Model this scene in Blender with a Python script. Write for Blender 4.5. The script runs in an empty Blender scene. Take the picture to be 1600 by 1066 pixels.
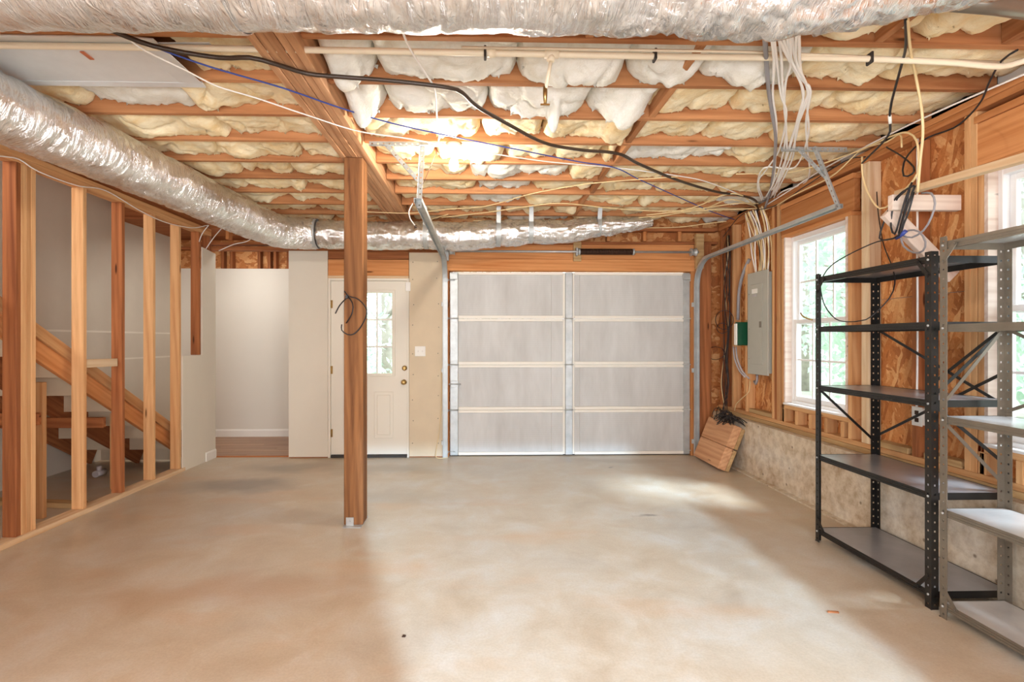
import bpy, bmesh, math, random
from math import sin, cos, pi, radians, sqrt
from mathutils import Vector, Matrix, noise
random.seed(7)
S = bpy.context.scene
COL = S.collection

# ------------------------------------------------------------------ camera, world, lights, exposure
CAM_H = 1.33
YAW = radians(1.5)
cam = bpy.data.cameras.new('camera')
cam.sensor_width = 36; cam.lens = 18.0; cam.shift_x = 0.015; cam.clip_start = 0.05
cam_o = bpy.data.objects.new('camera', cam); COL.objects.link(cam_o)
cam_o.location = (0, 0, CAM_H); cam_o.rotation_euler = (radians(90), 0, -YAW)
S.camera = cam_o

S.view_settings.view_transform = 'Standard'; S.view_settings.look = 'None'
S.view_settings.gamma = 1.0; S.view_settings.use_curve_mapping = False
S.view_settings.exposure = 0.2
S.cycles.use_denoising = True
S.cycles.max_bounces = 10; S.cycles.diffuse_bounces = 6; S.cycles.glossy_bounces = 5
S.cycles.transparent_max_bounces = 12; S.cycles.sample_clamp_indirect = 6.0

w = bpy.data.worlds.new('sky'); S.world = w; w.use_nodes = True
bgn = w.node_tree.nodes['Background']
bgn.inputs[0].default_value = (0.86, 0.94, 1.0, 1); bgn.inputs[1].default_value = 3.4

def light(name, kind, loc, aim, energy, color, **kw):
    l = bpy.data.lights.new(name, kind); l.energy = energy; l.color = color
    for k, v in kw.items(): setattr(l, k, v)
    o = bpy.data.objects.new(name, l); COL.objects.link(o); o.location = loc
    d = Vector(aim) - Vector(loc)
    o.rotation_euler = d.to_track_quat('-Z', 'Y').to_euler()
    return o
# hazy sun high over the trees on the window side
light('sun', 'SUN', (12, 0, 14), (12 - 1.0, 0.32, 14 - 1.45), 7.5, (0.74, 0.87, 1.0), angle=radians(14))
# daylight outside the doorway behind the photographer
light('rear_daylight', 'AREA', (1.72, -4.3, 2.88), (0.9, 2.5, 0.5), 1150, (0.50, 0.75, 1.0), shape='DISK', size=0.12)
# broad area fill added behind the camera to brighten the whole room
light('rear_fill', 'AREA', (-0.3, -0.9, 1.35), (-0.2, 4.0, 2.15), 165, (0.97, 0.98, 1.0), shape='RECTANGLE', size=3.4, size_y=0.9)
light('hall_fill', 'AREA', (-3.1, 6.25, 2.6), (-3.1, 6.75, 0), 11, (1.0, 0.95, 0.88), shape='RECTANGLE', size=0.5, size_y=0.3)  # unseen fill added to brighten the hall, not a known fixture
BULB_STRENGTH = 620
light('stair_fill', 'AREA', (-3.75, 2.4, 2.8), (-3.9, 4.6, 1.2), 16, (1.0, 0.95, 0.88), shape='RECTANGLE', size=0.5, size_y=0.4)  # unseen fill added to lift the dim stairwell wall

# ------------------------------------------------------------------ viewing-ray helpers (turn measured directions into points on known planes)
CF, CU, CV = 800.0, 776.0, 533.0
def _ray(u, v):
    a = (u - CU) / CF; b = (CV - v) / CF
    return Vector((sin(YAW) + cos(YAW) * a, cos(YAW) - sin(YAW) * a, b))
def PY(u, v, Y):
    d = _ray(u, v); t = Y / d.y; return Vector((d.x * t, Y, CAM_H + d.z * t))
def PX(u, v, X):
    d = _ray(u, v); t = X / d.x; return Vector((X, d.y * t, CAM_H + d.z * t))
def PZ(u, v, Z):
    d = _ray(u, v); t = (Z - CAM_H) / d.z; return Vector((d.x * t, d.y * t, Z))

# ------------------------------------------------------------------ materials
def srgb(r, g, b):
    f = lambda c: (c / 255 / 12.92) if c / 255 <= 0.04045 else ((c / 255 + 0.055) / 1.055) ** 2.4
    return (f(r), f(g), f(b), 1)
class NT:
    def __init__(s, name):
        s.m = bpy.data.materials.new(name); s.m.use_nodes = True
        s.t = s.m.node_tree; s.b = s.t.nodes['Principled BSDF']
    def n(s, typ, **kw):
        nd = s.t.nodes.new(typ)
        for k, v in kw.items():
            if k.startswith('i_'): nd.inputs[k[2:].replace('_', ' ')].default_value = v
            else: setattr(nd, k, v)
        return nd
    def l(s, a, b): s.t.links.new(a, b)
    def coords(s, scale=(1, 1, 1), rnd=True):
        tc = s.n('ShaderNodeTexCoord'); mp = s.n('ShaderNodeMapping'); mp.inputs['Scale'].default_value = scale
        if rnd:
            oi = s.n('ShaderNodeObjectInfo'); vm = s.n('ShaderNodeVectorMath', operation='MULTIPLY_ADD')
            s.l(oi.outputs['Random'], vm.inputs[0]); vm.inputs[1].default_value = (37.0, 17.0, 23.0); s.l(tc.outputs['Object'], vm.inputs[2])
            s.l(vm.outputs[0], mp.inputs[0])
        else: s.l(tc.outputs['Object'], mp.inputs[0])
        return mp.outputs[0]
    def noise(s, vec, scale, detail=5, rough=0.6, dist=0.0):
        nd = s.n('ShaderNodeTexNoise'); nd.inputs['Scale'].default_value = scale; nd.inputs['Detail'].default_value = detail
        nd.inputs['Roughness'].default_value = rough; nd.inputs['Distortion'].default_value = dist; s.l(vec, nd.inputs['Vector']); return nd.outputs['Fac']
    def ramp(s, fac, stops):
        r = s.n('ShaderNodeValToRGB'); e = r.color_ramp.elements
        e[0].position, e[0].color = stops[0][0], stops[0][1]; e[1].position, e[1].color = stops[-1][0], stops[-1][1]
        for p, c in stops[1:-1]:
            q = e.new(p); q.color = c
        s.l(fac, r.inputs[0]); return r.outputs[0]
    def mix(s, fac, a, b, mode='MIX'):
        m = s.n('ShaderNodeMix', data_type='RGBA', blend_type=mode)
        for sock, val in ((m.inputs[0], fac), (m.inputs[6], a), (m.inputs[7], b)):
            if hasattr(val, 'default_value') or hasattr(val, 'is_output'): s.l(val, sock)
            else: sock.default_value = val
        return m.outputs[2]
    def bump(s, h, strength=0.3, dist=0.01):
        b = s.n('ShaderNodeBump'); b.inputs['Strength'].default_value = strength; b.inputs['Distance'].default_value = dist
        s.l(h, b.inputs['Height']); s.l(b.outputs[0], s.b.inputs['Normal'])
    def done(s, col=None, rough=0.6, metal=0.0, spec=None):
        if col is not None:
            if isinstance(col, tuple): s.b.inputs['Base Color'].default_value = col
            else: s.l(col, s.b.inputs['Base Color'])
        if isinstance(rough, (int, float)): s.b.inputs['Roughness'].default_value = rough
        else: s.l(rough, s.b.inputs['Roughness'])
        s.b.inputs['Metallic'].default_value = metal
        if spec is not None: s.b.inputs['Specular IOR Level'].default_value = spec
        return s.m
BLK = (0, 0, 0, 1); WHT = (1, 1, 1, 1)
def wood(name, light_c, dark_c, knot=True, vary=0.35):
    k = NT(name)
    v = k.coords((0.9, 14, 14))
    n1 = k.noise(v, 1.0, 6, 0.65, 0.6)
    wv = k.n('ShaderNodeTexWave', wave_type='BANDS', bands_direction='DIAGONAL'); k.l(k.coords((0.35, 9, 9)), wv.inputs['Vector'])
    wv.inputs['Scale'].default_value = 1.3; wv.inputs['Distortion'].default_value = 7; wv.inputs['Detail'].default_value = 3; wv.inputs['Detail Scale'].default_value = 0.8
    c = k.ramp(n1, [(0.3, dark_c), (0.62, light_c)])
    c = k.mix(0.28, c, k.ramp(wv.outputs['Fac'], [(0.0, dark_c), (0.7, light_c)]))
    oi = k.n('ShaderNodeObjectInfo')
    lo = tuple(x * (1 - vary) for x in dark_c[:3]) + (1,)
    tint = k.ramp(oi.outputs['Random'], [(0.0, (1 - vary, (1 - vary) * 0.9, (1 - vary) * 0.82, 1)), (0.5, (1, 0.98, 0.97, 1)), (1.0, (1.08, 1.08, 1.1, 1))])
    c = k.mix(0.75, c, tint, 'MULTIPLY')
    if knot:
        vo = k.n('ShaderNodeTexVoronoi'); k.l(k.coords((1.0, 5.5, 5.5)), vo.inputs['Vector']); vo.inputs['Scale'].default_value = 1.7
        kf = k.ramp(vo.outputs['Distance'], [(0.05, WHT), (0.10, BLK)])
        c = k.mix(kf, c, tuple(x * 0.35 for x in dark_c[:3]) + (1,))
    k.bump(n1, 0.15, 0.004)
    return k.done(c, 0.75, spec=0.25)
def plain(name, col, rough=0.5, metal=0.0, var=0.08, scale=6.0, bump=0.0, spec=None):
    k = NT(name); v = k.coords((1, 1, 1)); n1 = k.noise(v, scale, 5, 0.6)
    a = tuple(max(0, x * (1 - var)) for x in col[:3]) + (1,); b = tuple(min(1, x * (1 + var)) for x in col[:3]) + (1,)
    c = k.ramp(n1, [(0.3, a), (0.7, b)])
    if bump: k.bump(k.noise(v, scale * 8, 4), bump, 0.003)
    return k.done(c, rough, metal, spec)

M = {}
M['joist'] = wood('joist_wood', srgb(202, 146, 100), srgb(152, 96, 58))
M['stud'] = wood('stud_wood', srgb(226, 182, 132), srgb(192, 136, 86))
M['old'] = wood('old_lumber', srgb(180, 116, 72), srgb(124, 70, 40))
M['beam'] = wood('beam_wood', srgb(222, 174, 132), srgb(164, 116, 80))
M['post'] = wood('post_wood', srgb(156, 110, 70), srgb(92, 56, 32))
M['pale'] = wood('pale_lumber', srgb(232, 212, 180), srgb(206, 170, 128), vary=0.1)
M['white_board'] = wood('whitewashed_lumber', srgb(236, 224, 214), srgb(206, 184, 170), vary=0.1)
M['treated'] = wood('treated_lumber', srgb(200, 170, 124), srgb(158, 124, 82))
M['header'] = wood('header_wood', srgb(216, 154, 100), srgb(184, 116, 64))
M['rack_wood'] = wood('cedar_block', srgb(218, 172, 132), srgb(182, 128, 90))
def osb():
    k = NT('strand_board'); v = k.coords((1, 1, 1), False)
    nz = k.n('ShaderNodeTexNoise'); nz.inputs['Scale'].default_value = 9; k.l(v, nz.inputs['Vector'])
    va = k.n('ShaderNodeVectorMath', operation='MULTIPLY_ADD'); k.l(nz.outputs['Color'], va.inputs[0]); va.inputs[1].default_value = (0.03, 0.03, 0.03); k.l(v, va.inputs[2])
    fine = k.noise(v, 70, 4, 0.7)
    def layer(rot, off):
        r = k.n('ShaderNodeMapping'); r.inputs['Rotation'].default_value = (rot, rot * 0.8, 0); r.inputs['Location'].default_value = (off, off, off); k.l(va.outputs[0], r.inputs[0])
        m = k.n('ShaderNodeMapping'); m.inputs['Scale'].default_value = (14, 36, 7); k.l(r.outputs[0], m.inputs[0])
        vo = k.n('ShaderNodeTexVoronoi', feature='F1', distance='MINKOWSKI'); vo.inputs['Exponent'].default_value = 3.0; vo.inputs['Scale'].default_value = 1.0; k.l(m.outputs[0], vo.inputs['Vector'])
        sp = k.n('ShaderNodeSeparateColor'); k.l(vo.outputs['Color'], sp.inputs[0]); return sp
    tones = [(0.0, srgb(172, 108, 62)), (0.3, srgb(198, 130, 74)), (0.65, srgb(214, 152, 94)), (1.0, srgb(232, 184, 128))]
    c = k.ramp(layer(0.2, 3.1).outputs[0], tones)
    for rot, off in ((1.1, 1.7), (-0.7, 5.3), (0.65, 8.9), (-0.25, 2.2)):
        sp = layer(rot, off); gt = k.n('ShaderNodeMath', operation='GREATER_THAN'); k.l(sp.outputs[1], gt.inputs[0]); gt.inputs[1].default_value = 0.55
        c = k.mix(gt.outputs[0], c, k.ramp(sp.outputs[0], tones))
    c = k.mix(0.35, c, k.ramp(fine, [(0.3, srgb(190, 140, 100)), (0.7, WHT)]), 'MULTIPLY')
    k.bump(fine, 0.2, 0.004)
    return k.done(c, 0.7, spec=0.3)
M['osb'] = osb()
def insul(name, a, b):
    k = NT(name); v = k.coords((1, 1, 1)); n1 = k.noise(v, 6, 6, 0.65, 0.6); n2 = k.noise(k.coords((22, 60, 60)), 1.0, 5, 0.75, 1.2); n3 = k.noise(v, 26, 6, 0.75, 0.6)
    c = k.ramp(n1, [(0.32, b), (0.6, a)]); c = k.mix(0.15, c, k.ramp(n2, [(0.3, b), (0.65, WHT)]), 'MULTIPLY')
    h = k.n('ShaderNodeMath', operation='MULTIPLY_ADD'); k.l(n2, h.inputs[0]); h.inputs[1].default_value = 0.5; k.l(n3, h.inputs[2])
    k.bump(h.outputs[0], 0.6, 0.016)
    return k.done(c, 1.0, spec=0.02)
M['ins_w'] = insul('white_insulation', srgb(246, 245, 238), srgb(230, 225, 210))
M['ins_y'] = insul('cream_insulation', srgb(252, 240, 208), srgb(240, 212, 158))
def foil(name, axis, rough=0.2):
    k = NT(name)
    sc = (30, 6, 6) if axis == 'X' else (6, 30, 6)
    v = k.coords((1, 1, 1), False); va = k.coords(sc, False); n0 = k.noise(v, 7, 4, 0.6)
    n1 = k.noise(va, 1.0, 5, 0.6, 1.6); n2 = k.noise(v, 12, 3, 0.5, 0.8)
    def ridge(x):
        a = k.n('ShaderNodeMath', operation='SUBTRACT'); k.l(x, a.inputs[0]); a.inputs[1].default_value = 0.5
        b = k.n('ShaderNodeMath', operation='ABSOLUTE'); k.l(a.outputs[0], b.inputs[0]); return b.outputs[0]
    ad = k.n('ShaderNodeMath', operation='MULTIPLY_ADD'); k.l(ridge(n2), ad.inputs[0]); ad.inputs[1].default_value = 0.12; k.l(ridge(n1), ad.inputs[2])
    c = k.ramp(n0, [(0.3, srgb(228, 226, 222)), (0.6, srgb(246, 247, 248))])
    k.bump(ad.outputs[0], 0.9 if axis == 'Y' else 0.7, 0.022)
    rr = k.ramp(n0, [(0.3, (rough * 0.8,) * 3 + (1,)), (0.7, (rough * 1.3,) * 3 + (1,))])
    return k.done(c, rr, 0.9)
M['foil'] = foil('foil_jacket', 'X'); M['foil_y'] = foil('foil_jacket_long', 'Y')
def concrete_floor():
    k = NT('concrete_floor'); v = k.coords((1, 1, 1), False)
    n1 = k.noise(v, 0.9, 5, 0.6, 0.5); n2 = k.noise(v, 3.2, 8, 0.68, 0.4); n3 = k.noise(v, 90, 3, 0.7); n4 = k.noise(k.coords((0.6, 1.6, 1), False), 1.4, 4, 0.5)
    c = k.ramp(n1, [(0.3, srgb(190, 168, 140)), (0.5, srgb(192, 179, 159)), (0.7, srgb(186, 181, 171))])
    c = k.mix(0.4, c, k.ramp(n2, [(0.3, srgb(164, 140, 110)), (0.5, srgb(196, 182, 160)), (0.68, srgb(214, 214, 208))]))
    c = k.mix(k.ramp(n4, [(0.56, BLK), (0.72, (0.5, 0.5, 0.5, 1))]), c, srgb(196, 156, 116))
    c = k.mix(0.12, c, k.ramp(n3, [(0.35, srgb(120, 95, 70)), (0.6, WHT)]), 'MULTIPLY')
    # oil and damp stains of their own shape
    tc = k.n('ShaderNodeTexCoord'); wob = k.n('ShaderNodeTexNoise'); wob.inputs['Scale'].default_value = 2.5; wob.inputs['Detail'].default_value = 5; k.l(tc.outputs['Object'], wob.inputs['Vector'])
    pos = k.n('ShaderNodeVectorMath', operation='MULTIPLY_ADD'); k.l(wob.outputs['Color'], pos.inputs[0]); pos.inputs[1].default_value = (0.5, 0.5, 0); k.l(tc.outputs['Object'], pos.inputs[2])
    for (x, y, rx, ry, a, col) in ((-2.25, 4.75, 0.7, 0.28, 0.55, srgb(112, 104, 98)), (-1.95, 5.45, 0.7, 0.3, 0.5, srgb(120, 112, 98)), (-1.0, 5.3, 0.75, 0.25, 0.35, srgb(130, 122, 108)),
                                   (1.22, 3.88, 0.11, 0.05, 0.75, srgb(130, 122, 112)), (1.35, 5.35, 0.05, 0.05, 0.6, srgb(120, 114, 106)), (-0.7, 4.4, 0.5, 0.3, 0.25, srgb(140, 126, 108)), (-1.3, 2.75, 0.9, 0.25, 0.35, srgb(170, 124, 84)), (1.4, 5.65, 0.9, 0.16, 0.4, srgb(150, 130, 106))):
        mp = k.n('ShaderNodeMapping'); mp.inputs['Location'].default_value = (-(x + 0.25) / rx, -(y + 0.25) / ry, 0); mp.inputs['Scale'].default_value = (1 / rx, 1 / ry, 0)
        k.l(pos.outputs[0], mp.inputs[0])
        le = k.n('ShaderNodeVectorMath', operation='LENGTH'); k.l(mp.outputs[0], le.inputs[0])
        f = k.ramp(le.outputs['Value'], [(0.35, (a, a, a, 1)), (1.0, BLK)])
        c = k.mix(f, c, col)
    k.bump(n2, 0.06, 0.01)
    rr = k.ramp(n2, [(0.3, (0.28,) * 3 + (1,)), (0.7, (0.5,) * 3 + (1,))])
    return k.done(c, rr, spec=0.5)
M['floor'] = concrete_floor()
def found():
    k = NT('foundation_concrete'); v = k.coords((1, 1, 1), False); n1 = k.noise(v, 2.2, 7, 0.65); n2 = k.noise(v, 14, 6, 0.7)
    vo = k.n('ShaderNodeTexVoronoi'); vo.inputs['Scale'].default_value = 9; k.l(v, vo.inputs['Vector'])
    c = k.ramp(n1, [(0.32, srgb(168, 138, 102)), (0.5, srgb(206, 188, 160)), (0.66, srgb(222, 216, 204))])
    c = k.mix(0.45, c, k.ramp(n2, [(0.3, srgb(132, 104, 76)), (0.6, srgb(224, 216, 202))]))
    c = k.mix(k.ramp(vo.outputs['Distance'], [(0.06, (0.7, 0.7, 0.7, 1)), (0.13, BLK)]), c, srgb(96, 78, 60))
    k.bump(n2, 0.3, 0.01)
    return k.done(c, 0.9, spec=0.2)
M['found'] = found()
M['drywall'] = plain('painted_drywall', srgb(222, 216, 202), 0.85, var=0.03, scale=1.5, spec=0.2)
M['drywall2'] = plain('bare_drywall', srgb(214, 198, 172), 0.9, var=0.06, scale=2.5, spec=0.2)
M['stairwall'] = plain('grey_drywall', srgb(208, 200, 186), 0.9, var=0.04, scale=2, spec=0.15)
M['hallwall'] = plain('hall_paint', srgb(226, 222, 212), 0.85, var=0.02, scale=1, spec=0.2)
M['tape'] = plain('joint_compound', srgb(228, 222, 210), 0.9, var=0.03)
M['trimw'] = plain('white_trim_paint', srgb(238, 236, 230), 0.45, var=0.02)
M['doorw'] = plain('white_door_paint', srgb(228, 222, 208), 0.45, var=0.02, scale=1)
M['vinyl'] = plain('white_vinyl', srgb(240, 240, 240), 0.35, var=0.02)
M['galv'] = plain('galvanised_steel', srgb(186, 190, 190), 0.45, 0.5, var=0.14, scale=9)
M['sheet'] = plain('duct_sheet_metal', srgb(228, 232, 234), 0.34, 0.3, var=0.1, scale=2.5)
M['darkmetal'] = plain('black_enamel', srgb(40, 38, 36), 0.32, 0.35, var=0.2, scale=8)
M['greymetal'] = plain('grey_enamel', srgb(126, 118, 106), 0.35, 0.5, var=0.12, scale=8)
M['shelf_black'] = plain('lit_dusty_black_shelf', srgb(150, 150, 154), 0.28, 0.3, var=0.25, scale=3)  # deck paler than its enamel: window light painted in along with dust
M['shelf_grey'] = plain('lit_dusty_grey_shelf', srgb(205, 205, 205), 0.27, 0.35, var=0.14, scale=3)  # deck tone likewise carries painted window light besides dust
M['spring'] = plain('oiled_spring_steel', srgb(70, 48, 36), 0.5, 0.5, var=0.3, scale=40)
M['brass'] = plain('worn_brass', srgb(176, 146, 92), 0.3, 0.9, var=0.1)
M['panelgrey'] = plain('panel_enamel', srgb(176, 176, 166), 0.5, 0.0, var=0.03)
M['green'] = plain('green_plastic', srgb(18, 78, 52), 0.4, var=0.1)
M['copper'] = plain('copper_tab', srgb(206, 120, 80), 0.5, 0.3)
M['pvc'] = plain('cream_pipe', srgb(242, 230, 204), 0.35, var=0.03)
M['wire_w'] = plain('white_cable', srgb(250, 248, 244), 0.4, var=0.03)
M['wire_c'] = plain('cream_cable', srgb(232, 208, 158), 0.45, var=0.05)
M['wire_k'] = plain('black_cable', srgb(34, 32, 34), 0.4, var=0.15)
M['wire_b'] = plain('blue_cable', srgb(60, 80, 160), 0.45, var=0.1)
M['wire_s'] = plain('grey_cable', srgb(176, 172, 176), 0.4, var=0.1)
M['hose'] = plain('black_hose', srgb(62, 48, 38), 0.35, var=0.15)
M['label'] = plain('paper_label', srgb(240, 238, 232), 0.7, var=0.02)
M['lampw'] = plain('white_porcelain', srgb(238, 234, 226), 0.3, var=0.02)
M['rubber'] = plain('rubber_seal', srgb(52, 46, 42), 0.7, var=0.1)
M['conduit'] = plain('grey_conduit', srgb(150, 148, 152), 0.5, var=0.06)
def gpanel():
    k = NT('door_panel_skin'); v = k.coords((1, 1, 1), False)
    wv = k.n('ShaderNodeTexWave', wave_type='BANDS', bands_direction='Z'); wv.inputs['Scale'].default_value = 14; wv.inputs['Distortion'].default_value = 0.3; k.l(v, wv.inputs['Vector'])
    n1 = k.noise(k.coords((3.0, 1, 0.7), False), 1.6, 5, 0.6); n2 = k.noise(v, 30, 3)
    c = k.ramp(n1, [(0.3, srgb(188, 188, 186)), (0.7, srgb(210, 211, 210))]); c = k.mix(0.03, c, wv.outputs['Color'], 'MULTIPLY')
    k.bump(wv.outputs['Fac'], 0.03, 0.002)
    return k.done(c, 0.55, spec=0.35)
M['gpanel'] = gpanel()
M['grail'] = plain('white_door_rail', srgb(236, 232, 222), 0.5, var=0.03)
def laminate():
    k = NT('laminate'); n = k.noise(k.coords((0.7, 9, 9)), 1.2, 6, 0.65)
    oi = k.n('ShaderNodeObjectInfo')
    c = k.ramp(n, [(0.3, srgb(138, 104, 82)), (0.65, srgb(186, 150, 122))])
    c = k.mix(0.4, c, k.ramp(oi.outputs['Random'], [(0, (0.75, 0.75, 0.75, 1)), (1, (1.1, 1.05, 1.0, 1))]), 'MULTIPLY')
    return k.done(c, 0.4)
M['laminate'] = laminate()
def glass():
    k = NT('window_glass'); nt = k.t; nt.nodes.remove(k.b)
    out = [n for n in nt.nodes if n.type == 'OUTPUT_MATERIAL'][0]
    tr = k.n('ShaderNodeBsdfTransparent'); tr.inputs[0].default_value = (0.97, 0.985, 0.98, 1)
    gl = k.n('ShaderNodeBsdfGlossy'); gl.inputs['Roughness'].default_value = 0.02
    lw = k.n('ShaderNodeLayerWeight'); lw.inputs['Blend'].default_value = 0.5
    pw = k.n('ShaderNodeMath', operation='POWER'); k.l(lw.outputs['Facing'], pw.inputs[0]); pw.inputs[1].default_value = 5.0
    fr = k.n('ShaderNodeMath', operation='MULTIPLY_ADD'); k.l(pw.outputs[0], fr.inputs[0]); fr.inputs[1].default_value = 0.5; fr.inputs[2].default_value = 0.025
    mx = k.n('ShaderNodeMixShader'); k.l(fr.outputs[0], mx.inputs[0]); k.l(tr.outputs[0], mx.inputs[1]); k.l(gl.outputs[0], mx.inputs[2]); k.l(mx.outputs[0], out.inputs[0])
    return k.m
M['glass'] = glass()
def emit(name, col, s):
    k = NT(name); k.b.inputs['Emission Color'].default_value = col; k.b.inputs['Emission Strength'].default_value = s
    return k.done((1, 1, 1, 1), 0.3)
M['bulb'] = emit('lit_bulb_glass', (1.0, 0.92, 0.80, 1), BULB_STRENGTH)
def leafmat():
    k = NT('leaf_green'); n = k.noise(k.coords((1, 1, 1)), 3.0, 4)
    c = k.ramp(n, [(0.3, srgb(172, 200, 178)), (0.7, srgb(226, 238, 222))])
    out = [q for q in k.t.nodes if q.type == 'OUTPUT_MATERIAL'][0]
    tl = k.n('ShaderNodeBsdfTranslucent'); k.l(c, tl.inputs[0]); m = k.done(c, 0.6)
    mx = k.n('ShaderNodeMixShader'); mx.inputs[0].default_value = 0.5; k.l(k.b.outputs[0], mx.inputs[1]); k.l(tl.outputs[0], mx.inputs[2]); k.l(mx.outputs[0], out.inputs[0])
    return m
M['leaf'] = leafmat()
M['bark'] = plain('bark', srgb(168, 160, 150), 0.9, var=0.25, scale=5, bump=0.4)
M['ground'] = plain('grass_ground', srgb(150, 152, 132), 0.95, var=0.2, scale=2)

# ------------------------------------------------------------------ object helpers
def link(o, parent=None):
    COL.objects.link(o)
    if parent is not None:
        o.parent = parent; o.matrix_parent_inverse = Matrix.Translation(-parent.location)
    return o
def tag(o, label=None, cat=None, group=None, kind=None):
    if label: o['label'] = label
    if cat: o['category'] = cat
    if group: o['group'] = group
    if kind: o['kind'] = kind
    return o
def empty(name, loc=(0, 0, 0), label=None, cat=None, group=None, kind=None):
    o = bpy.data.objects.new(name, None); COL.objects.link(o); o.location = loc; o.empty_display_size = 0.1
    return tag(o, label, cat, group, kind)
class MB:
    def __init__(s): s.b = bmesh.new()
    def box(s, x0, x1, y0, y1, z0, z1, bev=0.0):
        r = bmesh.ops.create_cube(s.b, size=1.0)
        vs = r['verts']
        for v in vs: v.co = Vector(((x0 + x1) / 2 + v.co.x * (x1 - x0), (y0 + y1) / 2 + v.co.y * (y1 - y0), (z0 + z1) / 2 + v.co.z * (z1 - z0)))
        if bev:
            es = list({e for v in vs for e in v.link_edges}); bmesh.ops.bevel(s.b, geom=es, offset=bev, segments=1, affect='EDGES')
        return s
    def bar(s, p0, p1, w, t, up=(0, 0, 1), bev=0.0):
        p0, p1 = Vector(p0), Vector(p1); x = (p1 - p0).normalized(); y = Vector(up).cross(x).normalized(); z = x.cross(y); L = (p1 - p0).length
        r = bmesh.ops.create_cube(s.b, size=1.0); vs = r['verts']; c = (p0 + p1) / 2
        for v in vs: v.co = c + x * v.co.x * L + y * v.co.y * w + z * v.co.z * t
        if bev:
            es = list({e for v in vs for e in v.link_edges}); bmesh.ops.bevel(s.b, geom=es, offset=bev, segments=1, affect='EDGES')
        return s
    def tube(s, pts, r, n=8, cap=True, closed=False):
        pts = [Vector(p) for p in pts]; rings = []; N = len(pts); prev = None
        for i, p in enumerate(pts):
            if closed: t = pts[(i + 1) % N] - pts[i - 1]
            else: t = pts[min(i + 1, N - 1)] - pts[max(i - 1, 0)]
            t.normalize()
            if prev is None:
                a = Vector((0, 0, 1)) if abs(t.z) < 0.9 else Vector((1, 0, 0)); u = t.cross(a).normalized()
            else:
                u = prev - t * prev.dot(t); u.normalize()
            prev = u; v = t.cross(u); rr = r[i] if isinstance(r, (list, tuple)) else r
            rings.append([s.b.verts.new(p + (u * cos(2 * pi * k / n) + v * sin(2 * pi * k / n)) * rr) for k in range(n)])
        for i in range(N - 1 + (1 if closed else 0)):
            A, B = rings[i], rings[(i + 1) % N]
            for k in range(n):
                f = s.b.faces.new((A[k], A[(k + 1) % n], B[(k + 1) % n], B[k])); f.smooth = True
        if cap and not closed: s.b.faces.new(rings[0][::-1]); s.b.faces.new(rings[-1])
        return s
    def lathe(s, prof, origin, axis='Z', n=20):
        o = Vector(origin); rings = []
        for (r, h) in prof:
            ring = []
            for k in range(n):
                a = 2 * pi * k / n; q = Vector((r * cos(a), r * sin(a), h))
                if axis == 'Y': q = Vector((q.x, h, q.y))
                if axis == 'X': q = Vector((h, q.x, q.y))
                ring.append(s.b.verts.new(o + q))
            rings.append(ring)
        for A, B in zip(rings, rings[1:]):
            for k in range(n):
                f = s.b.faces.new((A[k], A[(k + 1) % n], B[(k + 1) % n], B[k])); f.smooth = True
        s.b.faces.new(rings[0][::-1]); s.b.faces.new(rings[-1])
        return s
    def prism(s, poly, axis, a0, a1):
        def mk(p, h):
            if axis == 'X': return Vector((h, p[0], p[1]))
            if axis == 'Y': return Vector((p[0], h, p[1]))
            return Vector((p[0], p[1], h))
        A = [s.b.verts.new(mk(p, a0)) for p in poly]; B = [s.b.verts.new(mk(p, a1)) for p in poly]; n = len(poly)
        for i in range(n): s.b.faces.new((A[i], A[(i + 1) % n], B[(i + 1) % n], B[i]))
        s.b.faces.new(A[::-1]); s.b.faces.new(B)
        return s
    def sweep(s, path, prof, up):
        # profile points (side, up) swept along the path; open sheet profile given as a closed outline
        path = [Vector(p) for p in path]; rings = []; N = len(path); up = Vector(up)
        for i, p in enumerate(path):
            t = (path[min(i + 1, N - 1)] - path[max(i - 1, 0)]).normalized(); sd = up.normalized(); nn = sd.cross(t).normalized()
            rings.append([s.b.verts.new(p + sd * a + nn * b) for a, b in prof])
        n = len(prof)
        for A, B in zip(rings, rings[1:]):
            for k in range(n): s.b.faces.new((A[k], A[(k + 1) % n], B[(k + 1) % n], B[k]))
        s.b.faces.new(rings[0][::-1]); s.b.faces.new(rings[-1])
        return s
    def build(s, name, mat, parent=None, smooth=False, loc=None):
        bmesh.ops.recalc_face_normals(s.b, faces=s.b.faces[:])
        me = bpy.data.meshes.new(name)
        if loc is not None:
            bmesh.ops.translate(s.b, vec=-Vector(loc), verts=s.b.verts[:])
        if smooth:
            for f in s.b.faces: f.smooth = True
        s.b.to_mesh(me); s.b.free()
        me.materials.append(M[mat] if isinstance(mat, str) else mat)
        o = bpy.data.objects.new(name, me)
        if loc is not None: o.location = loc
        return link(o, parent)
def board(name, p0, p1, w, t, mat, parent=None, up=(0, 0, 1), bev=0.003):
    """a length of lumber: local X runs with the grain; w across, t along 'up'"""
    p0, p1 = Vector(p0), Vector(p1); x = (p1 - p0).normalized(); y = Vector(up).cross(x).normalized(); z = x.cross(y); L = (p1 - p0).length
    m = MB().box(-L / 2, L / 2, -w / 2, w / 2, -t / 2, t / 2, bev)
    o = m.build(name, mat)
    COL.objects.unlink(o)
    o.matrix_world = Matrix.Translation((p0 + p1) / 2) @ Matrix((x, y, z)).transposed().to_4x4()
    return link(o, parent)
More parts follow.
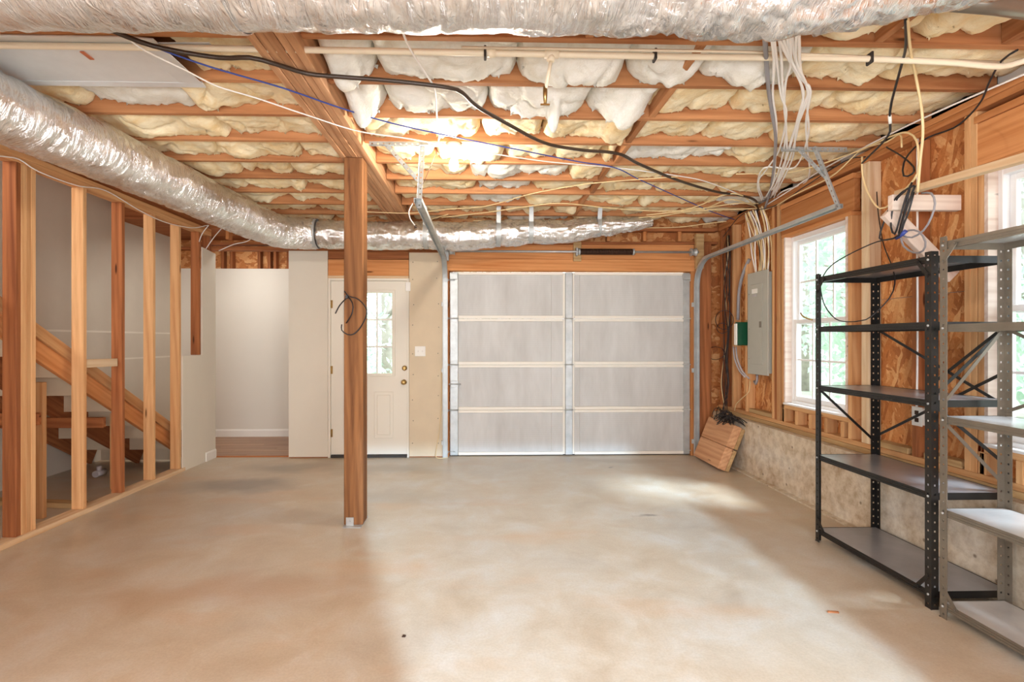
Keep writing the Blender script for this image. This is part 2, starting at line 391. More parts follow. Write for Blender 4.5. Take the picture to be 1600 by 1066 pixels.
def spline(pts, step=0.03):
    pts = [Vector(p) for p in pts]
    if len(pts) < 3: return pts
    P = [pts[0] * 2 - pts[1]] + pts + [pts[-1] * 2 - pts[-2]]; out = []
    for i in range(1, len(P) - 2):
        a, b, c, d = P[i - 1], P[i], P[i + 1], P[i + 2]; n = max(2, int((c - b).length / step))
        for k in range(n):
            t = k / n; out.append(0.5 * ((2 * b) + (c - a) * t + (2 * a - 5 * b + 4 * c - d) * t * t + (3 * b - a - 3 * c + d) * t ** 3))
    out.append(pts[-1]); return out
def under(p):
    # cables that pass the joists run along their undersides
    p = Vector(p)
    if p.z > 2.672 and p.x < 2.66:
        d = p - Vector((0, 0, CAM_H)); p = Vector((0, 0, CAM_H)) + d * ((2.672 - CAM_H) / d.z)
    return p
def cable(name, pts, r, mat, label=None, cat='cable', group=None, parent=None, n=6, step=0.04):
    if cat == 'cable': pts = [under(p) for p in pts]
    o = MB().tube(spline(pts, step), r, n).build(name, mat, parent)
    if parent is None: tag(o, label, cat, group)
    return o

# ================================================================== SETTING
JB, JT = 2.70, 2.935            # joist bottom / top
YJ = [2.328 + 0.407 * i for i in range(9)]
XL, XR = -3.07, 2.72            # stud planes left / right
YB = 5.87                       # back wall face
# ---- floor
fl = MB().box(-4.35, 2.86, -1.3, 6.05, -0.12, 0.0).build('floor', 'floor'); fl['kind'] = 'structure'
# ---- hall floor, walls
hf = empty('floor_hall', (-3.3, 6.6, 0), kind='structure')
for i in range(11):
    y0 = 5.95 + i * 0.123; off = (i * 0.47) % 1.2
    xs = [-4.265, -4.265 + 0.3 + off, -4.265 + 1.5 + off, -2.2]
    for a, b in zip(xs, xs[1:]):
        if b > -2.2: b = -2.2
        if b - a < 0.02: continue
        board('floor_plank', (a + 0.001, y0 + 0.0615, -0.004), (b - 0.001, y0 + 0.0615, -0.004), 0.1215, 0.012, 'laminate', hf, bev=0.0015)
board('threshold', (-3.06, 5.945, 0.004), (-2.2, 5.945, 0.004), 0.04, 0.012, 'old', hf)
wh = empty('wall_hall', (-3.3, 7.2, 0), kind='structure')
MB().box(-4.265, -2.1, 7.2, 7.3, 0, 2.335).build('drywall_panel', 'hallwall', wh)
MB().box(-2.1, -2.0, 5.99, 7.3, 0, 2.72).build('drywall_panel', 'hallwall', wh)
board('top_plate', (-4.265, 7.25, 2.62), (-2.1, 7.25, 2.62), 0.09, 0.04, 'old', wh)
MB().box(-4.7, -2.0, 7.31, 7.33, 2.30, 2.75).build('sheathing', 'osb', wh)
for x in (-3.62, -3.5, -3.12, -2.98, -2.90, -2.72, -2.62): board('cripple_stud', (x, 7.25, 2.335), (x, 7.25, 2.60), 0.038, 0.09, 'old', wh, up=(0, 1, 0))
MB().box(-4.7, -2.0, 6.05, 7.33, 2.75, 2.96).build('ceiling_hall', 'old')
bpy.data.objects['ceiling_hall']['kind'] = 'structure'
bb = MB().prism([(7.185, 0), (7.2, 0), (7.2, 0.105), (7.195, 0.105), (7.185, 0.085)], 'X', -4.265, -2.1).build('baseboard_hall', 'trimw'); bb['kind'] = 'structure'
bl = MB().prism([(-3.045, 0), (-3.057, 0), (-3.057, 0.10), (-3.052, 0.10), (-3.045, 0.085)], 'Y', 5.72, 5.93).build('baseboard_left', 'trimw'); bl['kind'] = 'structure'

# ---- ceiling: subfloor, joists, blocking, insulation
ce = MB().box(-4.35, 2.86, -1.3, 6.05, 2.936, 2.96).build('ceiling', 'osb'); ce['kind'] = 'structure'
BX0, BX1 = -1.035, -0.82
def joist(x0, x1, y): return board('joist', (x0, y, (JB + JT) / 2), (x1, y, (JB + JT) / 2), 0.038, JT - JB, 'joist', ce)
for y in YJ + [1.921]:
    joist(-3.13, BX0 - 0.002, y)
    joist(BX1 + 0.002, 2.80, y)
for i in range(8):
    xb = 1.03 - 0.006 * i + (0.019 if i % 2 else -0.019) * 0.6
    board('blocking', (xb, YJ[i] + 0.021, (JB + JT) / 2), (xb, YJ[i + 1] - 0.021, (JB + JT) / 2), 0.038, JT - JB - 0.004, 'joist', ce)
for u, v in ((205, 45), (655, 46), (925, 48), (1192, 60), (1393, 52), (1585, 62)):
    x = PZ(u, v, JB).x
    board('blocking', (x, 1.921 + 0.021, (JB + JT) / 2), (x, YJ[0] - 0.021, (JB + JT) / 2), 0.038, JT - JB - 0.004, 'joist', ce)
def batt(x0, x1, y0, y1, mat, seed, sag=0.035, hangs=()):
    dx, ny = 0.015, 24; nx = max(4, int((x1 - x0) / dx)); b = bmesh.new(); rows = []
    off = Vector((seed * 3.17, seed * 1.31, seed * 0.77)); L = x1 - x0
    for i in range(nx + 1):
        row = []
        for j in range(ny + 1):
            s = i / nx; t = j / ny; x = x0 + L * s; y = y0 + (y1 - y0) * t
            es = min(1.0, min(s, 1 - s) * L / 0.07); es = es * (2 - es); et = 1 - abs(2 * t - 1) ** 6
            p = Vector((x, y, 0)) + off
            n1 = noise.noise(Vector((p.x * 2.6, p.y * 1.6, 1))); n2 = noise.noise(p * 7.0); n3 = noise.fractal(p * 17.0, 0.8, 2.1, 4)
            q = p + Vector((n2, n1, 0)) * 0.10
            crease = abs(noise.noise(Vector((q.x * 4.2, q.y * 2.2, 5)))); tear = noise.fractal(Vector((x * 26 + seed, 3.3, seed)), 0.8, 2.0, 3)
            z = 2.765 - (sag + 0.040 * n1) * (0.55 + 0.45 * et) * (0.35 + 0.65 * es) - 0.018 * n2 - 0.010 * n3 + 0.055 * (1 - es) ** 2 + 0.030 * max(0, 0.16 - crease) / 0.16
            if t > 0.75: z += 0.016 * tear * (t - 0.75) / 0.25
            for (hx, hy, hd, hr) in hangs:
                dd = ((x - hx) / hr) ** 2 + ((t - hy) / 0.6) ** 2
                z -= hd * max(0.0, 1 - dd) ** 0.8 * (1 + 0.5 * n2)
            z = min(z, 2.90)
            if j in (0, ny): z = min(z + 0.010, 2.9)
            row.append(b.verts.new((x + 0.012 * n3 * (1 - es), y, z)))
        rows.append(row)
    for i in range(nx):
        for j in range(ny):
            f = b.faces.new((rows[i][j], rows[i][j + 1], rows[i + 1][j + 1], rows[i + 1][j])); f.smooth = True
    rg = random.Random(seed)
    for q in range(int(L * 26)):
        i = rg.randrange(1, nx); j = rg.choice((ny, ny, ny - 1, ny - 2, ny - 4, ny - 8)); p = rows[i][j].co; hw = rg.uniform(.006, .022); dz = rg.uniform(.004, .017); sk = rg.uniform(-.02, .02); th = rg.uniform(.002, .006)
        a = b.verts.new((p.x - hw, p.y - th, p.z + .012)); c = b.verts.new((p.x + hw, p.y - th, p.z + .012)); a2 = b.verts.new((p.x, p.y + th, p.z + .012)); d = b.verts.new((p.x + sk, p.y, p.z - dz))
        for tri in ((a, c, d), (c, a2, d), (a2, a, d)): b.faces.new(tri).smooth = True
    loop = [rows[i][0] for i in range(nx + 1)] + [rows[nx][j] for j in range(1, ny + 1)] + [rows[i][ny] for i in range(nx - 1, -1, -1)] + [rows[0][j] for j in range(ny - 1, 0, -1)]
    top = [b.verts.new((v.co.x, v.co.y, 2.93)) for v in loop]; n = len(loop)
    for k in range(n):
        f = b.faces.new((loop[k], loop[(k + 1) % n], top[(k + 1) % n], top[k])); f.smooth = True
    b.faces.new(top)
    bmesh.ops.recalc_face_normals(b, faces=b.faces[:])
    me = bpy.data.meshes.new('insulation_batt'); b.to_mesh(me); b.free(); me.materials.append(M[mat])
    return link(bpy.data.objects.new('insulation_batt', me), ce)
rb = random.Random(3)
def seams(x0, x1):
    xs = [x0]; 
    while xs[-1] < x1 - 0.75: xs.append(xs[-1] + rb.uniform(0.38, 0.85))
    return xs + [x1]
sd = 1
for i in range(9):
    y0 = YJ[i] + 0.021; y1 = (YJ[i + 1] - 0.021) if i < 8 else 5.93
    left = seams(-3.10, BX0 - 0.01)
    if i == 0: left = seams(-1.5, BX0 - 0.01)
    if i == 0: right = [BX1 + 0.01, PZ(586, 110, JB).x, PZ(809, 110, JB).x, PZ(985, 110, JB).x, PZ(1105, 110, JB).x, 1.62, 2.1, 2.86]
    elif i == 1: right = [BX1 + 0.01, PZ(599, 160, JB).x, PZ(763, 160, JB).x, PZ(925, 160, JB).x, 1.0, 1.5, 2.05, 2.86]
    else: right = seams(BX1 + 0.01, 1.0) + seams(1.05, 2.86)[1:]
    for seg in (left, right):
        for a, b_ in zip(seg, seg[1:]):
            if b_ - a < 0.06: continue
            wht = seg is right and i <= 1 and a < 0.9
            mat = 'ins_w' if wht else 'ins_y'
            if not wht and rb.random() < 0.12: mat = 'ins_w'
            hg = []
            if wht: hg.append(((a + b_) / 2, 0.75, 0.028, (b_ - a) * 0.42))
            elif rb.random() < 0.6: hg.append((rb.uniform(a, b_), 0.7, rb.uniform(0.01, 0.04), rb.uniform(0.08, 0.2)))
            if i == 0 and a < 0.5 < b_: hg.append((0.52, 0.85, 0.055, 0.2))
            if i == 1 and a < 0.35 < b_: hg.append((0.42, 0.9, 0.10, 0.035))
            if i == 1 and a < 0.75 < b_: hg.append((0.83, 0.85, 0.085, 0.14))
            if i in (0, 1) and a < -0.7: hg.append((-0.72, 0.75, 0.07, 0.1))
            if i == 0 and 1.0 < a < 1.5: hg.append((a + 0.25, 0.8, 0.06, 0.1))
            if i == 2 and 0.4 < a < 1.0: hg.append((b_ - 0.1, 0.7, 0.06, 0.09))
            batt(a + 0.004, b_ - 0.004, y0, y1, mat, sd, sag=0.044 if wht else 0.036, hangs=hg); sd += 1
batt(1.50, 1.95, 1.942, YJ[0] - 0.021, 'ins_y', 77, hangs=[(1.6, 0.9, 0.05, 0.18)])
batt(1.95, 2.35, 1.942, YJ[0] - 0.021, 'ins_y', 78, hangs=[(2.0, 0.8, 0.03, 0.15)])

# ---- left stud wall
wl = empty('wall_left', (XL - 0.05, 4.4, 0), kind='structure')
board('bottom_plate', (XL - 0.035, 2.0, 0.019), (XL - 0.035, 5.33, 0.019), 0.11, 0.038, 'pale', wl)
board('top_plate', (XL - 0.045, 2.0, 2.53), (XL - 0.045, 5.87, 2.53), 0.09, 0.038, 'stud', wl)
board('top_plate', (XL - 0.045, 2.0, 2.569), (XL - 0.045, 5.87, 2.569), 0.09, 0.038, 'stud', wl)
board('rim_board', (XL - 0.065, 2.0, 2.762), (XL - 0.065, 5.9, 2.762), 0.038, 0.346, 'old', wl)
def stud_l(yc, z0=0.038, mat='stud'): return board('stud', (XL - 0.045, yc, z0), (XL - 0.045, yc, 2.511), 0.09, 0.038, mat, wl, up=(0, 1, 0))
for yc, mt in ((2.65, 'stud'), (3.06, 'stud'), (3.465, 'old'), (3.503, 'stud'), (3.541, 'stud'), (3.579, 'stud'), (4.03, 'stud'), (4.452, 'old'), (4.862, 'stud'), (5.268, 'stud')): stud_l(yc, mat=mt)
stud_l(5.632, 1.18, 'old'); stud_l(5.85, 0.0, 'old')
board('blocking', (XL - 0.03, 4.05, 1.155), (XL - 0.03, 4.40, 1.15), 0.038, 0.065, 'pale', wl)
lp = [(5.292, 0), (5.93, 0), (5.93, 2.325), (5.655, 2.352), (5.655, 1.172), (5.292, 1.18)]
MB().prism(lp, 'X', -3.069, -3.056).build('drywall_panel', 'drywall', wl)
# far side of the stairwell
ws = empty('wall_stairwell', (-4.27, 4, 0), kind='structure')
for z0, z1 in ((0, 1.118), (1.120, 1.432), (1.434, 2.936)): MB().box(-4.285, -4.27, -1.3, 7.2, z0, z1).build('drywall_panel', 'stairwall', ws)
MB().box(-4.2705, -4.268, 2.0, 7.2, 1.424, 1.444).build('joint_tape', 'tape', ws)
MB().box(-4.2705, -4.268, 6.0, 7.2, 1.110, 1.130).build('joint_tape', 'tape', ws)
MB().box(-4.35, -4.286, -1.3, 7.3, 0, 2.936).build('sheathing', 'stairwall', ws)
# staircase seen from behind
st = empty('staircase', (-3.7, 4.6, 0), 'unfinished timber staircase rising behind the open stud wall', 'staircase')
def szt(y): return 1.414 - 0.61 * (y - 3.828)
slope = Vector((0, 1, -0.61)).normalized(); nrm = Vector((0, 0.61, 1)).normalized()
for x, mt in ((-3.235, 'header'), (-3.72, 'old'), (-4.22, 'old')):
    p0 = Vector((x, 1.75, szt(1.75))) - nrm * 0.15; p1 = Vector((x, 5.75, szt(5.75))) - nrm * 0.15
    board('stringer', p0, p1, 0.038, 0.24 if x < -3.3 else 0.13, mt, st)
    if x > -3.3: board('ledger', Vector((x + 0.03, 1.75, szt(1.75))) - nrm * 0.045, Vector((x + 0.03, 5.75, szt(5.75))) - nrm * 0.045, 0.028, 0.085, 'stud', st)
run = 0.28
for k in range(13):
    yk = 5.75 - k * run; zk = szt(yk) - 0.02 + 0.0
    if zk > 2.6: break
    MB().box(-4.20, -3.256, yk - run + 0.0, yk + 0.03, zk - 0.03, zk, 0.004).build('tread', 'old', st)
    MB().box(-4.20, -3.256, yk - 0.012, yk + 0.004, zk - 0.20, zk - 0.031).build('riser', 'drywall2', st)
board('support_post', (-3.32, 3.93, 0.0), (-3.32, 3.93, szt(3.93) - 0.33), 0.06, 0.038, 'stud', st, up=(0, 1, 0))
board('support_post', (-3.32, 4.70, 0.0), (-3.32, 4.70, szt(4.70) - 0.2), 0.06, 0.038, 'stud', st, up=(0, 1, 0))
board('cross_brace', (-4.2, 4.55, 0.62), (-3.3, 4.55, 0.62), 0.038, 0.09, 'old', st)
board('cross_brace', (-4.2, 3.9, 0.75), (-3.3, 3.9, 0.75), 0.038, 0.09, 'old', st)
board('floor_plate', (-4.2, 4.32, 0.02), (-3.2, 4.18, 0.02), 0.09, 0.04, 'treated', st)
tag(MB().tube([(-3.75, 5.05, 0.04), (-3.75, 5.17, 0.04)], 0.032, 12).tube([(-3.75, 5.10, 0.04), (-3.75, 5.10, 0.11)], 0.022, 10).build('drain_fitting', 'wire_s'), 'small pale pipe fitting lying on the floor under the stairs', 'pipe fitting')

# ---- back wall
wb = empty('wall_back', (0, YB, 0), kind='structure')
MB().box(-2.207, -1.768, YB, YB + 0.0127, 0.012, 2.355).build('drywall_panel', 'drywall', wb)
d2 = MB().box(-0.845, -0.462, YB, YB + 0.0127, 0.012, 2.34)
d2.build('drywall_panel', 'drywall2', wb)
for i, z in enumerate((0.15, 0.42, 0.68, 0.95, 1.2, 1.5, 1.75, 2.05, 2.25)):
    for x in (-0.80, -0.52): MB().lathe([(0.006, 0.0), (0.004, -0.002)], (x + rb.uniform(-.012, .012), YB - 0.0003, z + rb.uniform(-.03, .03)), 'Y', 8).build('screw_head', 'greymetal', wb)
MB().box(-2.207, -1.768, YB + 0.013, 5.975, 0, 2.36).build('stud_core', 'old', wb)
MB().box(-0.845, -0.462, YB + 0.013, 5.975, 0, 2.36).build('stud_core', 'old', wb)
board('jamb', (-0.428, 5.925, 0.0), (-0.428, 5.925, 2.30), 0.065, 0.11, 'header', wb, up=(0, 1, 0))
board('jamb', (2.44, 5.925, 0.0), (2.44, 5.925, 2.30), 0.065, 0.11, 'header', wb, up=(0, 1, 0))
board('jamb', (2.56, 5.915, 0.0), (2.56, 5.915, 2.45), 0.16, 0.11, 'old', wb, up=(0, 1, 0))
board('header', (-1.765, YB + 0.05, 2.165), (-0.85, YB + 0.05, 2.165), 0.1, 0.19, 'header', wb)
board('header', (-1.765, YB + 0.05, 2.31), (-0.85, YB + 0.05, 2.31), 0.1, 0.09, 'old', wb)
board('casing_strip', (-1.765, YB - 0.004, 2.058), (-0.85, YB - 0.004, 2.058), 0.012, 0.03, 'pale', wb)
board('header', (-0.458, YB + 0.03, 2.203), (2.45, YB + 0.03, 2.203), 0.06, 0.135, 'header', wb)
board('header', (-0.458, YB + 0.045, 2.361), (2.45, YB + 0.045, 2.361), 0.06, 0.175, 'header', wb)
board('top_plate', (-3.2, YB + 0.04, 2.374), (-1.76, YB + 0.04, 2.374), 0.09, 0.034, 'old', wb)
board('top_plate', (-1.76, YB + 0.04, 2.374), (-0.46, YB + 0.04, 2.374), 0.09, 0.034, 'old', wb)
board('top_plate', (-3.2, YB + 0.04, 2.431), (2.72, YB + 0.04, 2.466), 0.10, 0.03, 'old', wb)
board('top_plate', (-3.2, YB + 0.04, 2.62), (2.72, YB + 0.04, 2.62), 0.10, 0.04, 'old', wb)
for x in (-2.9, -2.5, -2.1, -1.7, -1.3, -0.9, -0.5, -0.1, 0.25, 0.66, 1.45, 1.87, 2.28): board('cripple_stud', (x, YB + 0.05, 2.485), (x, YB + 0.05, 2.60), 0.04, 0.08, 'header', wb, up=(0, 1, 0))
MB().box(-2.21, 2.86, 5.98, 6.02, 2.14, 2.936).build('sheathing', 'osb', wb)
MB().box(-2.10, -1.77, 5.98, 6.02, 0, 2.14).build('sheathing', 'osb', wb)
MB().box(-0.85, -0.355, 5.98, 6.02, 0, 2.14).build('sheathing', 'osb', wb)
MB().box(2.37, 2.86, 5.98, 6.02, 0, 2.14).build('sheathing', 'osb', wb)
MB().box(-1.77, -0.85, 5.98, 6.02, 2.055, 2.14).build('sheathing', 'osb', wb)

# ---- right wall
wr = empty('wall_right', (XR, 3.5, 0), kind='structure')
FX = 2.655
MB().box(FX, 2.86, -1.3, 5.85, 0.0, 0.525, 0.004).build('foundation', 'found', wr)
MB().box(2.60, FX, -1.3, 5.85, -0.01, 0.012).build('footing_edge', 'found', wr)
board('sill_plate', (2.765, -1.3, 0.545), (2.765, 5.85, 0.545), 0.10, 0.038, 'treated', wr)
board('sill_plate', (2.765, -1.3, 0.583), (2.765, 5.85, 0.583), 0.09, 0.036, 'stud', wr)
W1 = (3.755, 4.56); W2 = (1.90, 2.708); ZS, ZH = 0.76, 2.262
def osbp(y0, y1, z0, z1): return MB().box(2.812, 2.824, y0 + 0.0015, y1 - 0.0015, z0, z1).build('osb_panel', 'osb', wr)
osbp(4.60, 5.98, 0.60, 1.85); osbp(4.60, 5.98, 1.853, 2.69); osbp(2.74, 3.72, 0.60, 1.62); osbp(2.74, 3.72, 1.623, 2.69)
osbp(3.72, 4.60, 0.60, 0.74); osbp(1.86, 2.74, 0.60, 0.74); osbp(3.72, 4.60, 2.28, 2.69); osbp(1.86, 2.74, 2.28, 2.69); osbp(-1.3, 1.86, 0.6, 2.69)
MB().box(2.826, 2.86, 4.60, 6.02, 0.5, 2.936).box(2.826, 2.86, 2.74, 3.72, 0.5, 2.936).box(2.826, 2.86, -1.3, 1.86, 0.5, 2.936).box(2.826, 2.86, 1.86, 6.0, 2.3, 2.936).box(2.826, 2.86, 1.86, 6.0, 0.5, 0.735).build('siding', 'trimw', wr)
def stud_r(yc, z0=0.601, z1=2.60, mat='stud', dx=0.0): return board('stud', (XR + 0.045 + dx, yc, z0), (XR + 0.045 + dx, yc, z1), 0.088, 0.038, mat, wr, up=(0, 1, 0))
for yc, mt in ((5.80, 'old'), (5.66, 'old'), (5.52, 'stud'), (5.235, 'stud'), (4.74, 'stud'), (4.70, 'old'), (4.66, 'stud'), (3.56, 'pale'), (3.598, 'pale'), (3.164, 'old'), (2.81, 'stud'), (2.772, 'stud')): stud_r(yc, mat=mt)
for (a, b_) in (W1, W2):
    stud_r(a - 0.021, z1=ZH, mat='stud'); stud_r(b_ + 0.021, z1=ZH, mat='stud')
    board('rough_sill', (XR + 0.045, a - 0.04, ZS - 0.02), (XR + 0.045, b_ + 0.04, ZS - 0.02), 0.088, 0.038, 'stud', wr)
    for k in range(5): stud_r(a + 0.06 + k * 0.19, 0.601, ZS - 0.04)
    board('header', (XR + 0.03, a - 0.06, 2.41), (XR + 0.03, b_ + 0.06, 2.41), 0.05, 0.235, 'header', wr)
    board('header_plate', (XR + 0.04, a - 0.04, ZH + 0.015), (XR + 0.04, b_ + 0.04, ZH + 0.015), 0.085, 0.032, 'header', wr)
    board('header_plate', (XR + 0.04, a - 0.06, 2.55), (XR + 0.04, b_ + 0.06, 2.55), 0.088, 0.04, 'header', wr)
board('top_plate', (XR + 0.045, -1.3, 2.62), (XR + 0.045, 5.85, 2.62), 0.09, 0.038, 'header', wr)
board('top_plate', (XR + 0.045, -1.3, 2.66), (XR + 0.045, 5.85, 2.66), 0.09, 0.038, 'header', wr)
board('blocking', (XR + 0.06, 5.26, 1.20), (XR + 0.06, 4.76, 1.20), 0.06, 0.05, 'treated', wr)
board('blocking', (XR + 0.06, 5.26, 1.46), (XR + 0.06, 4.76, 1.46), 0.06, 0.05, 'treated', wr)
for (yy, ll) in ((5.18, 0.4), (3.50, 0.28), (3.10, 0.25)):
    board('scrap_block', (2.765, yy, 0.621), (2.765, yy - ll, 0.621), 0.08, 0.038, 'treated', wr)

# ---- walls behind the photographer, with the doorway the daylight comes through
wz = empty('wall_rear', (0, -1.3, 0), kind='structure')
MB().box(-4.35, 0.745, -1.32, -1.25, 0, 2.96).box(1.72, 2.86, -1.32, -1.25, 0, 2.96).box(0.745, 1.72, -1.32, -1.25, 2.05, 2.96).build('drywall_panel', 'drywall2', wz)

# ================================================================== WINDOWS
def window(name, y0, y1, z0, z1):
    r = empty(name, (2.82, (y0 + y1) / 2, z0), kind='structure')
    xa, xb = 2.775, 2.85
    m = MB(); fw = 0.045
    m.box(xa, xb, y0, y0 + fw, z0, z1, 0.003).box(xa, xb, y1 - fw, y1, z0, z1, 0.003).box(xa, xb, y0 + fw, y1 - fw, z1 - fw, z1, 0.003).box(xa - 0.015, xb, y0 + fw, y1 - fw, z0, z0 + 0.04, 0.003)
    m.build('window_frame', 'vinyl', r)
    MB().box(XR - 0.012, xa, y0, y1, z0 - 0.0015, z0 + 0.016, 0.003).build('window_sill', 'vinyl', r)
    MB().box(XR - 0.002, xa, y1 - 0.02, y1, z0 + 0.017, z1).box(XR - 0.002, xa, y0, y0 + 0.02, z0 + 0.017, z1).build('window_jamb', 'white_board', r)
    zm = z0 + (z1 - z0) * 0.49
    for nm, xx, za, zb in (('upper_sash', 2.825, zm - 0.02, z1 - fw), ('lower_sash', 2.795, z0 + 0.04, zm + 0.025)):
        a, b_ = y0 + fw, y1 - fw; m = MB(); sw = 0.036
        m.box(xx - 0.014, xx + 0.014, a, a + sw, za, zb, 0.003).box(xx - 0.014, xx + 0.014, b_ - sw, b_, za, zb, 0.003).box(xx - 0.014, xx + 0.014, a + sw, b_ - sw, za, za + sw * 1.2, 0.003).box(xx - 0.014, xx + 0.014, a + sw, b_ - sw, zb - sw, zb, 0.003)
        s_ = m.build(nm, 'vinyl', r)
        ga, gb, gc, gd = a + sw, b_ - sw, za + sw * 1.2, zb - sw
        for q in range(1, 3):
            yy = ga + (gb - ga) * q / 3; MB().box(xx - 0.006, xx + 0.006, yy - 0.008, yy + 0.008, gc, gd).build('muntin', 'vinyl', s_)
        zz = (gc + gd) / 2; MB().box(xx - 0.0055, xx + 0.0055, ga, gb, zz - 0.008, zz + 0.008).build('muntin', 'vinyl', s_)
        for q in range(3):
            for h in range(2):
                MB().box(xx - 0.002, xx + 0.002, ga + (gb - ga) * q / 3, ga + (gb - ga) * (q + 1) / 3, (gc, zz)[h], (zz, gd)[h]).build('pane', 'glass', s_)
window('window_1', W1[0], W1[1], ZS, ZH)
window('window_2', W2[0], W2[1], ZS, ZH)

# ================================================================== ENTRY DOOR
DX0, DX1 = -1.765, -0.848
dr = empty('door_1', (-1.3, 5.93, 0), kind='structure')
MB().box(DX0, DX0 + 0.028, YB - 0.004, 5.98, 0, 2.045, 0.002).box(DX1 - 0.02, DX1, YB - 0.004, 5.98, 0, 2.045, 0.002).box(DX0 + 0.028, DX1 - 0.02, YB - 0.004, 5.98, 2.018, 2.045, 0.002).build('door_frame', 'doorw', dr)
yd0, yd1 = 5.885, 5.925; a, b_ = DX0 + 0.031, DX1 - 0.023
gx0, gx1, gz0, gz1 = -1.565, -1.035, 0.955, 1.885
MB().box(a, gx0, yd0, yd1, 0.035, 2.015).box(gx1, b_, yd0, yd1, 0.035, 2.015).box(gx0, gx1, yd0, yd1, 0.035, gz0).box(gx0, gx1, yd0, yd1, gz1, 2.015).build('door_leaf', 'doorw', dr)
m = MB(); fw = 0.03
m.box(gx0 - fw, gx0 + 0.006, yd0 - 0.014, yd0 + 0.01, gz0 - fw, gz1 + fw, 0.005).box(gx1 - 0.006, gx1 + fw, yd0 - 0.014, yd0 + 0.01, gz0 - fw, gz1 + fw, 0.005).box(gx0 + .006, gx1 - .006, yd0 - 0.014, yd0 + 0.01, gz0 - fw, gz0 + 0.006, 0.005).box(gx0 + .006, gx1 - .006, yd0 - 0.014, yd0 + 0.01, gz1 - 0.006, gz1 + fw, 0.005)
lite = m.build('lite_frame', 'doorw', dr)
for q in range(1, 3): MB().box(gx0 + (gx1 - gx0) * q / 3 - 0.009, gx0 + (gx1 - gx0) * q / 3 + 0.009, yd0 - 0.008, yd0 + 0.012, gz0, gz1, 0.003).build('muntin', 'trimw', lite)
for q in range(1, 3): MB().box(gx0, gx1, yd0 - 0.0075, yd0 + 0.0115, gz0 + (gz1 - gz0) * q / 3 - 0.009, gz0 + (gz1 - gz0) * q / 3 + 0.009, 0.003).build('muntin', 'trimw', lite)
for q in range(3):
    for h in range(3): MB().box(gx0 + (gx1 - gx0) * q / 3, gx0 + (gx1 - gx0) * (q + 1) / 3, yd0 + 0.014, yd0 + 0.018, gz0 + (gz1 - gz0) * h / 3, gz0 + (gz1 - gz0) * (h + 1) / 3).build('pane', 'glass', lite)
for px0, px1 in ((-1.60, -1.36), (-1.245, -1.025)):
    o = MB()
    for (e, yy) in ((0.0, 0.010), ): o.box(px0, px1, yd0 - 0.006, yd0 + 0.002, 0.22, 0.75, 0.005)
    pn = o.build('raised_panel', 'doorw', dr)
    MB().box(px0 + 0.035, px1 - 0.035, yd0 - 0.013, yd0 - 0.005, 0.255, 0.715, 0.006).build('panel_field', 'doorw', pn)
kx = -0.905
MB().lathe([(0.030, 0.0), (0.030, -0.006), (0.013, -0.012), (0.012, -0.035), (0.024, -0.045), (0.028, -0.058), (0.022, -0.070), (0.008, -0.073)], (kx, yd0, 0.86), 'Y').build('door_knob', 'brass', dr)
MB().lathe([(0.030, 0.0), (0.028, -0.012), (0.014, -0.016), (0.013, -0.022)], (kx + 0.005, yd0, 1.02), 'Y').box(kx - 0.001, kx + 0.011, yd0 - 0.034, yd0 - 0.02, 1.00, 1.04, 0.002).build('deadbolt', 'brass', dr)
for z in (0.28, 1.0, 1.75): MB().tube([(DX0 + 0.03, yd0 - 0.006, z - 0.045), (DX0 + 0.03, yd0 - 0.006, z + 0.045)], 0.007, 8).box(DX0 + 0.008, DX0 + 0.05, yd0 - 0.004, yd0 - 0.001, z - 0.045, z + 0.045).build('hinge', 'brass', dr)
MB().box(a, b_, YB - 0.01, 5.97, 0.002, 0.03, 0.004).build('threshold', 'rubber', dr)
MB().box(DX1 - 0.035, DX1 + 0.02, YB - 0.022, YB - 0.001, 1.90, 2.0, 0.003).build('alarm_contact', 'trimw', dr)
# trees seen through the glass are behind; light switch on the bare drywall
sw = empty('light_switch', (-0.72, YB, 1.21), 'white two-gang light switch plate beside the entry door', 'switch')
MB().box(-0.78, -0.66, YB - 0.008, YB, 1.155, 1.27, 0.003).build('switch_plate', 'trimw', sw)
for x in (-0.745, -0.695): MB().box(x - 0.006, x + 0.006, YB - 0.02, YB - 0.007, 1.203, 1.222, 0.002).build('toggle', 'trimw', sw)

